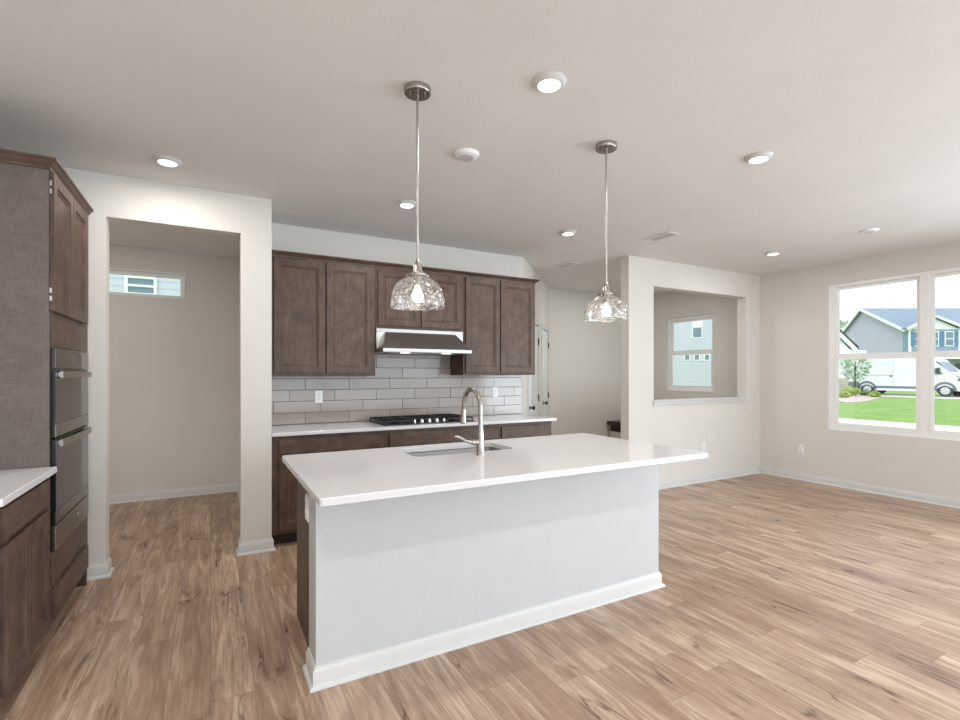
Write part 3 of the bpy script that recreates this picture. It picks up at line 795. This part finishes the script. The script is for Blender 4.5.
def oven():
    y0, y1 = 3.228, 3.985; xf = -0.690
    root = thing('double_wall_oven', 'stainless and black double wall oven built into the tall brown cabinet', 'oven', (-1.0, (y0 + y1) / 2, 0.495))
    obj('housing', bx(-1.25, xf - .022, y0 + .002, y1 - .002, 0.478, 1.510), M['black'], root)
    cp = obj('control_panel', bx(xf - .022, xf, y0, y1, 1.406, 1.511, 0.003), M['oven_glass'], root)
    obj('display', bx(xf, xf + .001, y0 + .31, y0 + .47, 1.44, 1.485), M['display'], cp)
    for z0, z1, zl in ((1.056, 1.398, 1.11), (0.612, 1.046, 0.62)):
        do = obj('oven_door', bx(xf - .021, xf - .005, y0, y1, z0, z1, 0.002, 1), M['black'], root)
        obj('door_glass', bx(xf - .006, xf - .001, y0 + .002, y1 - .002, z0 + .067, z1 - .002, .001, 1), M['oven_glass'], do)
        obj('door_strip', bx(xf - .006, xf, y0 + .001, y1 - .001, z0 + .001, z0 + .066, .001, 1), M['oven_steel'], do, label='brushed steel lower strip')
        h = B(); zc = z1 - .022; n = 12
        pts = []
        for k in range(n + 1):
            q = k / n; pts.append((xf + .016 + .010 * math.sin(PI * q), y0 + .03 + (y1 - y0 - .07) * q))
        prism(h, [(x - .006, y) for x, y in pts] + [(x + .006, y) for x, y in reversed(pts)], lambda a, b, t: (a, b, t), zc - .017, zc + .017)
        for yy in (y0 + .045, y1 - .045): box(h, xf - .001, xf + .020, yy - .012, yy + .012, zc - .012, zc + .012, 0.002, 1)
        obj('door_handle', h, M['steel'], do, label='steel bar handle')
    tr = B(); box(tr, xf - .020, xf, y0, y1, 0.474, 0.606, 0.003)
    bt = obj('bottom_trim', tr, M['oven_steel'], root)
    obj('trim_cap', bx(xf, xf + .006, y0 + .44, y0 + .47, 0.545, 0.565, 0.002, 1), M['knob_steel'], bt)
oven()

# base cabinet left, with its own top
def left_base():
    y0, y1, xb = 2.52, 3.197, -1.348; FF = -0.724
    root = thing('base_cabinet', 'brown base cabinet with one drawer beside the tall oven cabinet', 'cabinet', ((xb + FF) / 2, (y0 + y1) / 2, 0))
    obj('body', bx(xb, FF, y0, y1, 0.10, 0.884), M['wood_v'], root)
    obj('toe_kick', bx(xb + .01, FF - .075, y0 + .002, y1 - .002, 0, 0.0995), M['wood_dark'], root)
    f = fX(FF + .001)
    obj('drawer', panel(B(), f, 2.570, 3.182, 0.728, 0.853, CB_T, flat=True), M['wood_h'], root)
    obj('door', panel(B(), f, 2.570, 2.892, 0.116, 0.700, CB_T), M['wood_v'], root)
    obj('door', panel(B(), f, 2.902, 3.182, 0.116, 0.700, CB_T), M['wood_v'], root)
    bm = B()
    prism(bm, [(-1.348, 2.44), (-0.70, 2.44), (-0.679, 2.461), (-0.679, 3.196), (-1.348, 3.196)], lambda a, b, t: (a, b, t), 0.8845, 0.914)
    bmesh.ops.bevel(bm, geom=[e for e in bm.edges if abs(e.verts[0].co.z - .914) < 1e-4 and abs(e.verts[1].co.z - .914) < 1e-4], offset=0.004, segments=2, affect='EDGES')
    single('countertop', bm, M['quartz'], 'small white quartz countertop butting against the tall oven cabinet', 'countertop')
left_base()

# dark low ledge seen past the island, at the end of the hall
def ledge():
    root = thing('low_ledge', 'dark brown low ledge against the hall wall, past the far corner of the island', 'ledge', (6.3, 6.2, 0))
    obj('ledge_top', bx(5.93, 6.70, 5.95, 6.296, 0.515, 0.575, 0.004), M['wood_dark'], root)
    bm = B(); box(bm, 6.01, 6.66, 6.03, 6.294, 0.40, 0.515)
    obj('ledge_apron', bm, M['wood_dark'], root)
    obj('ledge_base', bx(5.99, 6.68, 6.01, 6.295, 0.0, 0.40), M['trim'], root, label='white base')
ledge()

# ------------------------------------------------------------------ ceiling fixtures
def pendant():
    root = thing('pendant_light', 'seeded glass dome pendant hanging in front of the range hood', 'pendant light', (0, 0, 0), group='pendant lights over the island')
    def o(name, bm, m, p=None, sm=35): return obj(name, bm, m, p or root, smooth=sm, local=True)
    ca = o('canopy', lathe(B(), [(0.064, H - .0005), (0.064, H - .004), (0.063, H - .024), (0.061, H - .027), (0.012, H - .028)], n=40), M['nickel'])
    for s in (-1, 1): o('canopy_screw', tube(B(), [(s * .036, 0, H - .027), (s * .036, 0, H - .040)], 0.0045, 12), M['nickel'], ca)
    o('stem', tube(B(), [(0, 0, H - .027), (0, 0, 1.90)], 0.0062, 14), M['stem'])
    so = o('socket', lathe(B(), [(0.007, 1.922), (0.011, 1.912), (0.019, 1.902), (0.021, 1.898), (0.0215, 1.872), (0.024, 1.868), (0.024, 1.862), (0.020, 1.858), (0.020, 1.805)], n=24), M['nickel'])
    cl = B(); lathe(cl, [(0.020, 1.862), (0.040, 1.860), (0.043, 1.856), (0.043, 1.847), (0.040, 1.845)], n=28)
    for k in range(3):
        a = k * 2 * PI / 3 + 0.5; c, s = math.cos(a), math.sin(a)
        tube(cl, [(c * .03, s * .03, 1.853), (c * .052, s * .052, 1.853)], 0.003, 8); tube(cl, [(c * .050, s * .050, 1.853), (c * .060, s * .060, 1.853)], 0.007, 10)
    o('collar', cl, M['nickel'], so)
    # dome shade: outer and inner skin
    R, zb, ht = 0.1285, 1.698, 0.147
    pr = [(0.041, zb + ht)]
    for k in range(1, 15):
        t = PI / 2 * (1 - k / 14) ; hh = math.sin(t); pr.append((max(0.041, R * (1 - min(hh, .999) ** 2.6) ** .45), zb + .012 + (ht - .012) * hh))
    pr += [(R + .002, zb + .002), (R, zb)]
    inner = [(r - .0035, z - (.003 if z > zb + .05 else 0)) for r, z in reversed(pr)]; inner[0] = (R - .0035, zb)
    sh = o('shade', lathe(B(), pr + inner, n=48, cap=False), M['seeded'], None, 60)
    o('shade_rim', lathe(B(), [(R - .003, zb + .003), (R, zb - .002), (R + .003, zb + .001), (R + .001, zb + .005)], n=48, cap=False), M['rim'], sh, 60)
    bu = [(0.012, 1.800), (0.013, 1.792), (0.018, 1.780), (0.026, 1.762), (0.028, 1.748), (0.024, 1.732), (0.012, 1.722), (0.002, 1.719)]
    o('bulb', lathe(B(), bu, n=24), M['bulb'])
    return root
p0 = pendant(); p0.location = (0.867, 2.2, 0)
p1 = dup(p0, (2.065, 2.2, 0), 'seeded glass dome pendant hanging nearer the pass-through opening')
p0.rotation_euler = (0, 0, -0.35); p1.rotation_euler = (0, 0, 0.9)
def can_light():
    root = thing('ceiling_light', 'x', 'ceiling light', (0, 0, H), group='round surface ceiling lights')
    obj('trim_ring', lathe(B(), [(0.080, -.0005), (0.080, -.005), (0.072, -.012), (0.059, -.021), (0.053, -.021)], n=40), M['trim'], root, smooth=35, local=True)
    obj('lens', lathe(B(), [(0.0535, -.0205), (0.051, -.0222), (0.03, -.0228)], n=32), M['lens'], root, smooth=35, local=True)
    return root
cans = [(-0.241, 3.701, 'round ceiling light above the mudroom opening, next to the oven cabinet'),
        (1.383, 1.85, 'round ceiling light nearest to the camera, above the island seating side'),
        (1.374, 3.72, 'round ceiling light in front of the wall cabinets, beside the nearer pendant stem'),
        (3.016, 1.86, 'round ceiling light alone in the middle of the living area ceiling'),
        (3.012, 3.728, 'round ceiling light left of the far pendant stem, near the ceiling vents'),
        (5.541, 3.25, 'round ceiling light closest to the corner of the window wall')]
c0 = can_light()
for i, (x, y, lb) in enumerate(cans):
    if i == 0: c0.location = (x, y, H); c0['label'] = lb
    else: dup(c0, (x, y, H), lb)
    l = D.lights.new('can_lamp', 'AREA'); l.shape = 'DISK'; l.size = 0.10; l.energy = CAN_W; l.color = CAN_COL
    lo = D.objects.new('can_lamp', l); COL.objects.link(lo); lo.location = (x, y, H - .025)

def detector():
    root = thing('smoke_detector', 'white round detector on the ceiling between the two pendants', 'smoke detector', (1.388, 2.702, H), group='round ceiling detectors')
    obj('housing', lathe(B(), [(0.078, -.0005), (0.078, -.008), (0.071, -.020), (0.050, -.028)], n=40), M['plate'], root, smooth=35, local=True)
    obj('grille', lathe(B(), [(0.047, -.0275), (0.045, -.030), (0.02, -.031)], n=32), M['sm_grey'], root, smooth=35, local=True)
    return root
d0 = detector(); dup(d0, (5.495, 2.309, H), 'white round detector on the ceiling near the window wall').scale = (0.95, 0.95, 0.6)
def vent():
    root = thing('ceiling_vent', 'white ceiling vent in front of the partition wall end', 'vent', (3.925, 3.406, H), group='ceiling vents')
    w, l = 0.083, 0.165
    fr = B(); 
    for (a, b, c, d) in ((-w, w, -l, -l + .03), (-w, w, l - .03, l), (-w, -w + .03, -l + .03, l - .03), (w - .03, w, -l + .03, l - .03)): box(fr, a, b, c, d, -.008, -.0005, 0.002, 1)
    obj('frame', fr, M['vent'], root, local=True)
    obj('backing', bx(-w + .03, w - .03, -l + .03, l - .03, -.0025, -.0008), M['vent_dark'], root, local=True)
    sl = B()
    for k in range(3):
        x = -w + .040 + k * .036; f = lambda a, b, t: (a, t, b)
        prism(sl, [(x, -.0022), (x + .014, -.0075), (x + .0155, -.0065), (x + .0015, -.0022)], f, -l + .03, l - .03)
    obj('louvers', sl, M['vent'], root, local=True)
    return root
v0 = vent(); dup(v0, (3.90, 4.86, H), 'white ceiling vent in the hall, next to the angled wall with doors')

# ------------------------------------------------------------------ outdoors
ZG = -0.05
c_, s_ = math.cos(YAW), math.sin(YAW)
g = B(); box(g, 18.0, 140, -60, 110, ZG - .3, ZG)
o = struct('ground_lawn', g, M['grass'])
struct('ground_walk', bx(6.9, 18.0, -60, 110, ZG - .32, ZG - .01), M['concrete'])
struct('ground_yard', bx(-60, 6.85, 6.7, 110, ZG - .32, ZG - .012), M['grass'])
struct('ground_driveway', bx(36.6, 41.4, -30, 15.2, ZG - .2, ZG + .02), M['concrete'])
struct('ground_street', bx(38.2, 41.4, 15.2, 18.6, ZG - .2, ZG + .018), M['concrete'])
def bed():
    bm = B()
    pts = [(32.23, 15.32), (28.34, 13.29), (26.96, 12.29), (27.66, 12.18), (29.7, 12.55), (33.4, 13.62), (36.47, 14.56), (38.59, 15.63), (39.16, 16.54), (39.31, 17.38), (38.64, 17.75), (36.9, 17.42)]
    prism(bm, pts, lambda a, b, t: (a, b, t), ZG - .2, ZG + .04); return bm
struct('ground_garden_bed', bed(), M['gravel'])

# van: local x = forward, y = left, built about its middle; it points along -Y
def van():
    root = thing('delivery_van', 'white high-roof cargo van with grey lower cladding parked outside the big window', 'van', (40.2, 14.62, ZG + .02), -PI / 2)
    W2 = 1.0
    def o(name, bm, m, p=None, sm=None): return obj(name, bm, m, p or root, smooth=sm, local=True)
    # side outline (x forward, z)
    side = [(-3.05, 0.42), (-3.08, 0.9), (-3.06, 2.1), (-2.98, 2.46), (-2.7, 2.54), (0.9, 2.54), (1.32, 2.44), (1.62, 2.2), (2.10, 1.52), (2.72, 1.22), (2.98, 1.02), (3.04, 0.62), (2.98, 0.36), (2.52, 0.36)]
    n = 10
    def arch(cx, r): return [(cx + r * math.cos(PI * k / n), 0.36 + r * math.sin(PI * k / n)) for k in range(n + 1)]
    side += arch(2.05, 0.42) + [(1.6, 0.30), (-1.55, 0.30)] + arch(-2.0, 0.42) + [(-2.45, 0.36)]
    bm = B(); prism(bm, side, lambda a, b, t: (a, t, b), -W2, W2)
    bmesh.ops.bevel(bm, geom=[e for e in bm.edges if abs(e.verts[0].co.y - e.verts[1].co.y) < 1e-4 and e.verts[0].co.z > .5 and e.verts[1].co.z > .5], offset=0.09, segments=3, affect='EDGES')
    o('body', bm, M['van_paint'], None, 35)
    for sd in (-1, 1):
        cl = B(); y0, y1 = sorted((sd * W2, sd * (W2 + .02)))
        box(cl, -1.52, 1.50, y0, y1, 0.46, 0.60, .005, 1); o('side_cladding', cl, M['van_plastic'])
        bc = B(); box(bc, -3.10, -2.44, y0, y1, 0.40, 0.86, .01, 1); o('bumper_corner', bc, M['van_plastic'])
        for cx in (2.05, -2.0):
            fl = B(); out = [(cx + .56 * math.cos(PI * k / n), .36 + .56 * math.sin(PI * k / n)) for k in range(n + 1)]
            inn = [(cx + .42 * math.cos(PI * k / n), .36 + .42 * math.sin(PI * k / n)) for k in range(n + 1)]
            prism(fl, out + inn[::-1], lambda a, b, t: (a, t, b), y0, y1); o('wheel_arch', fl, M['van_plastic'])
            wv = lathe(B(), [(0.36, sd * .74), (0.37, sd * .78), (0.37, sd * .94), (0.35, sd * .97), (0.23, sd * .97)], (cx, 0, .37), 28, 'Y')
            wo = o('wheel', wv, M['tyre'], None, 35)
            o('hubcap', lathe(B(), [(0.235, sd * .968), (0.22, sd * .985), (0.10, sd * .975), (0.06, sd * .99)], (cx, 0, .37), 24, 'Y'), M['wheel'], wo, 35)
        # cab side window, door seams, handle, mirror
        wn = B(); f = lambda a, b, t: (a, t, b)
        prism(wn, [(0.98, 1.38), (0.98, 1.98), (1.36, 1.98), (1.98, 1.38)], f, sd * (W2 - .02), sd * (W2 + .006)); o('side_window', wn, M['van_glass'])
        for x in (0.90, -0.55, 2.02): o('body_seam', box(B(), x - .006, x + .006, min(sd * W2, sd * (W2 + .003)), max(sd * W2, sd * (W2 + .003)), 0.62, 2.2 if x < 1 else 1.3), M['van_plastic'])
        o('rub_line', box(B(), -2.9, -.55, min(sd * W2, sd * (W2 + .003)), max(sd * W2, sd * (W2 + .003)), 1.30, 1.325), M['van_plastic'])
        hd = B(); box(hd, -.72, -.58, min(sd * W2, sd * (W2 + .03)), max(sd * W2, sd * (W2 + .03)), 1.22, 1.28, .005, 1); o('door_handle', hd, M['slot'])
        mr = B(); box(mr, 1.72, 1.84, min(sd * (W2 + .02), sd * (W2 + .26)), max(sd * (W2 + .02), sd * (W2 + .26)), 1.40, 1.78, .03, 2); o('mirror', mr, M['slot'])
        hl = B(); prism(hl, [(2.62, .98), (2.66, 1.16), (2.94, 1.02), (2.98, .86)], f, sd * (W2 - .25), sd * (W2 + .004)); o('headlight', hl, M['van_glass'])
    ws = B(); prism(ws, [(1.66, 2.15), (2.10, 1.54), (2.115, 1.55), (1.675, 2.16)], lambda a, b, t: (a, t, b), -.86, .86); o('windscreen', ws, M['van_glass'])
    fb = B(); box(fb, 2.90, 3.10, -.95, .95, .34, .62, .03, 2); o('front_bumper', fb, M['van_plastic'])
    rb = B(); box(rb, -3.16, -3.02, -.95, .95, .42, .62, .02, 2); o('rear_bumper', rb, M['van_plastic'])
van()

def cpt(r, d, z=ZG): return (c_ * r - s_ * d, s_ * r + c_ * d, z)
def window_part(root, f, x0, x1, z0, z1, grid=True):
    bm = B(); w = 0.09
    def fr(a, b, c, d, t=.05): prism(bm, [(a, c), (b, c), (b, d), (a, d)], lambda u, v, q: f(u, v, q), 0, t)
    fr(x0 - w, x0, z0 - w, z1 + w); fr(x1, x1 + w, z0 - w, z1 + w); fr(x0, x1, z0 - w, z0); fr(x0, x1, z1, z1 + w)
    if grid: fr(x0, x1, (z0 + z1) / 2 - .04, (z0 + z1) / 2 + .04)
    wo = obj('window', bm, M['house_trim'], root, local=True)
    gb = B(); prism(gb, [(x0, z0), (x1, z0), (x1, z1), (x0, z1)], lambda u, v, q: f(u, v, q), .005, .02)
    obj('pane', gb, M['house_glass'], wo, local=True)
    return wo

def grey_house():
    root = thing('house', 'grey two-storey house with blue shuttered windows behind the white van', 'house', cpt(42, 49.3), YAW, group='houses across the street')
    def o(name, bm, m, p=None): return obj(name, bm, m, p or root, local=True)
    z = lambda h: h - ZG
    L = 18.0
    prof = [(-.7, 0), (-.7, z(5.75)), (4.5, z(8.35)), (7.2, z(6.0)), (7.2, 0)]
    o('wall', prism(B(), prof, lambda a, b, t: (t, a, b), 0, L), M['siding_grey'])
    rf = B()
    prism(rf, [(-1.1, z(5.62)), (4.5, z(8.42)), (4.5, z(8.57)), (-1.1, z(5.77))], lambda a, b, t: (t, a, b), -.35, L)
    prism(rf, [(4.5, z(8.42)), (7.6, z(5.72)), (7.6, z(5.87)), (4.5, z(8.57))], lambda a, b, t: (t, a, b), -.35, L)
    ro = o('roof', rf, M['shingle'])
    rk = B()
    prism(rk, [(-1.12, z(5.50)), (4.5, z(8.30)), (4.5, z(8.60)), (-1.12, z(5.80))], lambda a, b, t: (t, a, b), -.42, -.34)
    prism(rk, [(4.5, z(8.30)), (7.6, z(5.60)), (7.6, z(5.88)), (4.5, z(8.60))], lambda a, b, t: (t, a, b), -.42, -.34)
    box(rk, -.4, L, -1.16, -1.08, z(5.55), z(5.78))
    o('roof_trim', rk, M['house_trim'], ro)
    # front gable bay
    bx0, bx1 = -0.05, 5.0; pk = 2.2
    pts = [(bx0, z(3.4)), (bx1, z(3.4)), (bx1, z(5.8)), (pk, z(6.95)), (bx0, z(5.8))]
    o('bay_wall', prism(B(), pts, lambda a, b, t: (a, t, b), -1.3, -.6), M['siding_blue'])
    gp = B(); prism(gp, [(bx0 + .1, z(5.72)), (bx1 - .1, z(5.72)), (pk, z(6.9))], lambda a, b, t: (a, t, b), -1.36, -1.29); o('bay_gable', gp, M['house_trim'])
    r2 = B()
    prism(r2, [(bx0 - .4, z(5.72)), (pk, z(6.98)), (pk, z(7.12)), (bx0 - .4, z(5.86))], lambda a, b, t: (a, t, b), -1.6, -.95)
    prism(r2, [(bx0 + .1, z(5.88)), (pk, z(6.98)), (pk, z(7.12)), (bx0 + .1, z(6.02))], lambda a, b, t: (a, t, b), -.95, 2.0)
    prism(r2, [(pk, z(6.98)), (bx1 + .4, z(5.72)), (bx1 + .4, z(5.86)), (pk, z(7.12))], lambda a, b, t: (a, t, b), -1.6, 2.0)
    r2o = o('bay_roof', r2, M['shingle'])
    r3 = B()
    prism(r3, [(bx0 - .42, z(5.62)), (pk, z(6.90)), (pk, z(7.14)), (bx0 - .42, z(5.88))], lambda a, b, t: (a, t, b), -1.68, -1.59)
    prism(r3, [(pk, z(6.90)), (bx1 + .42, z(5.62)), (bx1 + .42, z(5.88)), (pk, z(7.14))], lambda a, b, t: (a, t, b), -1.68, -1.59)
    o('bay_roof_trim', r3, M['house_trim'], r2o)
    cb = B(); box(cb, bx0 - .02, bx0 + .22, -1.34, -1.25, z(3.4), z(5.9)); box(cb, bx1 - .22, bx1 + .02, -1.34, -1.25, z(3.4), z(5.9)); o('corner_board', cb, M['house_trim'])
    f = lambda u, v, q: (u, -1.3 - q, v)
    for x in (0.85, 2.4, 3.9):
        window_part(root, f, x - .38, x + .38, z(4.15), z(5.45))
    for x in (0.30, 1.62, 3.15, 4.55):
        o('shutter', prism(B(), [(x - .2, z(4.1)), (x + .2, z(4.1)), (x + .2, z(5.5)), (x - .2, z(5.5))], lambda a, b, t: (a, t, b), -1.36, -1.30), M['shutter'])
    pr = B(); prism(pr, [(-2.9, z(3.0)), (-.6, z(3.75)), (-.6, z(3.6)), (-2.9, z(2.85))], lambda a, b, t: (t, a, b), .8, 9.0); o('porch_roof', pr, M['shingle'])
    pf = B(); box(pf, .78, 9.0, -2.96, -2.86, z(2.78), z(3.06)); o('porch_fascia', pf, M['house_trim'])
    for x in (1.0, 4.6, 8.6):
        o('porch_column', bx(x - .14, x + .14, -2.8, -2.52, 0, z(2.85)), M['house_trim'])
    gd = B(); box(gd, 5.1, 8.0, -.76, -.68, 0, z(2.4)); o('garage_door', gd, M['van_plastic'])
grey_house()

def white_house():
    root = thing('house', 'white house with steep gable and porch column, left of the parked van', 'house', cpt(28.2, 38.5), YAW, group='houses across the street')
    def o(name, bm, m, p=None): return obj(name, bm, m, p or root, local=True)
    z = lambda h: h - ZG
    # gable facing the street, ridge running back
    x0, x1, pk = -5.6, 0.9, -2.6
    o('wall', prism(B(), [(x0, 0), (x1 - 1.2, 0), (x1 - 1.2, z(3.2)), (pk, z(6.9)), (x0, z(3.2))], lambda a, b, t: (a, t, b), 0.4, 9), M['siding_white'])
    o('gable_wall', prism(B(), [(x0, z(3.1)), (x1 + .1, z(3.1)), (pk, z(6.95))], lambda a, b, t: (a, t, b), 0.0, 0.4), M['siding_white'])
    rf = B()
    prism(rf, [(pk, z(7.0)), (x1 + .4, z(3.35)), (x1 + .4, z(3.5)), (pk, z(7.15))], lambda a, b, t: (a, t, b), -.3, 9.2)
    prism(rf, [(x0 - .3, z(3.1)), (pk, z(7.0)), (pk, z(7.15)), (x0 - .3, z(3.25))], lambda a, b, t: (a, t, b), -.3, 9.2)
    ro = o('roof', rf, M['shingle_dark'])
    tr = B()
    prism(tr, [(pk, z(6.6)), (x1 + .2, z(3.15)), (x1 + .34, z(3.36)), (pk, z(7.02))], lambda a, b, t: (a, t, b), -.26, -.1)
    prism(tr, [(x0 - .3, z(2.8)), (pk, z(6.6)), (pk, z(7.02)), (x0 - .3, z(3.1))], lambda a, b, t: (a, t, b), -.26, -.1)
    box(tr, x0, x1 + 1.0, -.30, .4, z(2.75), z(3.2)); o('gable_trim', tr, M['house_trim'], ro)
    for x in (-0.05, -4.5):
        co = o('porch_column', bx(x - .36, x + .36, -.2, .35, z(1.05), z(2.75)), M['house_trim'])
        o('stone_pier', bx(x - .44, x + .44, -.28, .4, 0, z(1.05)), M['stone'], co)
    window_part(root, lambda u, v, q: (u, .4 - q, v), -1.6, -.75, z(.9), z(2.3))
white_house()

def sided_house():
    root = thing('house', 'tall white lap-sided house with three small square windows seen through the pass-through', 'house', cpt(19, 44), YAW, group='houses across the street')
    def o(name, bm, m, p=None): return obj(name, bm, m, p or root, local=True)
    z = lambda h: h - ZG
    o('wall', bx(-6, 2.1, 0, 10, 0, z(8.2)), M['siding_pale'])
    rf = B(); prism(rf, [(-6.4, z(8.2)), (2.3, z(8.2)), (-1.9, z(11))], lambda a, b, t: (a, t, b), -.4, 10.4); o('roof', rf, M['shingle'])
    f = lambda u, v, q: (u, -q, v)
    for xc in (-.44, .44, 1.34):
        window_part(root, f, xc - .19, xc + .19, z(2.63), z(3.07), False)
    window_part(root, f, .09, .84, z(4.65), z(5.45), False)
    hp = B(); prism(hp, [(.0, z(5.45)), (.93, z(5.45)), (.93, z(6.3)), (0, z(6.3))], f, 0, .05); o('window_header', hp, M['house_trim'])
sided_house()
def rear_house():
    root = thing('house', 'white neighbouring house with an upstairs window, seen through the mudroom transom', 'house', (-2.0, 20.0, ZG), 0)
    def o(name, bm, m, p=None): return obj(name, bm, m, p or root, local=True)
    z = lambda h: h - ZG
    o('wall', bx(-6, 5, 0, 8, 0, z(7)), M['siding_pale'])
    rf = B(); prism(rf, [(-.5, z(7)), (8.5, z(7)), (4, z(9.5))], lambda a, b, t: (t, a, b), -6.4, 5.4); o('roof', rf, M['shingle'])
    window_part(root, lambda u, v, q: (u, -q, v), -.42, .30, z(4.10), z(4.58))
rear_house()

def leaf_cloud(c, r, n, size, seed, squash=1.0):
    rnd = random.Random(seed); bm = B()
    for _ in range(n):
        while True:
            p = Vector((rnd.uniform(-1, 1), rnd.uniform(-1, 1), rnd.uniform(-1, 1)))
            if p.length < 1 and p.length > rnd.uniform(0, .8): break
        p = Vector(c) + Vector((p.x * r, p.y * r, p.z * r * squash))
        a = Vector((rnd.uniform(-1, 1), rnd.uniform(-1, 1), rnd.uniform(-1, 1))).normalized(); b = a.orthogonal().normalized()
        q = size * rnd.uniform(.6, 1.3)
        vs = [bm.verts.new(p + x) for x in (a * q, b * q * .45, -a * q, -b * q * .45)]
        bm.faces.new(vs)
    return bm
def tree():
    x, y = 37.1, 16.4
    root = thing('young_tree', 'slim young tree with loose green crown in the gravel bed before the van', 'tree', (x, y, ZG))
    tk = B(); tube(tk, [(x, y, ZG - .1), (x, y, 1.0), (x + .05, y, 2.2)], [0.07, 0.055, 0.03], 10)
    rnd = random.Random(3)
    for k in range(7):
        a = k * 2.4; tube(tk, [(x, y, .9 + k * .16), (x + .5 * math.cos(a), y + .5 * math.sin(a), 1.4 + k * .18)], [0.025, 0.01], 6)
    obj('trunk', tk, M['bark'], root)
    obj('crown', leaf_cloud((x, y, 1.85), 0.82, 260, 0.14, 5, 1.25), M['leaf'], root)
tree()
def far_tree():
    x, y, _ = cpt(48, 64)
    root = thing('tree', 'hazy green tree top rising behind the white gabled house', 'tree', (x, y, ZG))
    tk = B(); tube(tk, [(x, y, ZG - .1), (x, y, 6.5)], [0.25, 0.12], 10); obj('trunk', tk, M['bark'], root)
    obj('crown', leaf_cloud((x, y, 5.9), 3.0, 700, 0.5, 9, .85), M['leaf_far'], root)
far_tree()
shr = [(34.6, 17.3, .34, 'leaf_shrub_dark', 'dark green round shrub at the foot of the stone porch pier'),
       (34.9, 15.65, .46, 'leaf_shrub', 'large yellow green shrub in front of the young tree'),
       (32.6, 14.95, .28, 'leaf_shrub', 'small yellow green shrub nearest the lawn in the gravel bed'),
       (36.6, 15.62, .28, 'leaf_shrub_dark', 'dark green shrub beside the rear wheel of the van'),
       (34.8, 14.35, .26, 'leaf_shrub', 'small olive shrub at the outer end of the gravel bed')]
for i, (x, y, r, m, lb) in enumerate(shr):
    root = thing('shrub', lb, 'shrub', (x, y, ZG + .03), group='shrubs in the garden bed')
    obj('foliage', leaf_cloud((x, y, ZG + r * .7), r, 260, 0.10, 20 + i, .75), M[m], root)
    st = B(); tube(st, [(x, y, ZG), (x, y, ZG + r * .6)], 0.03, 8); obj('stem', st, M['bark'], root)
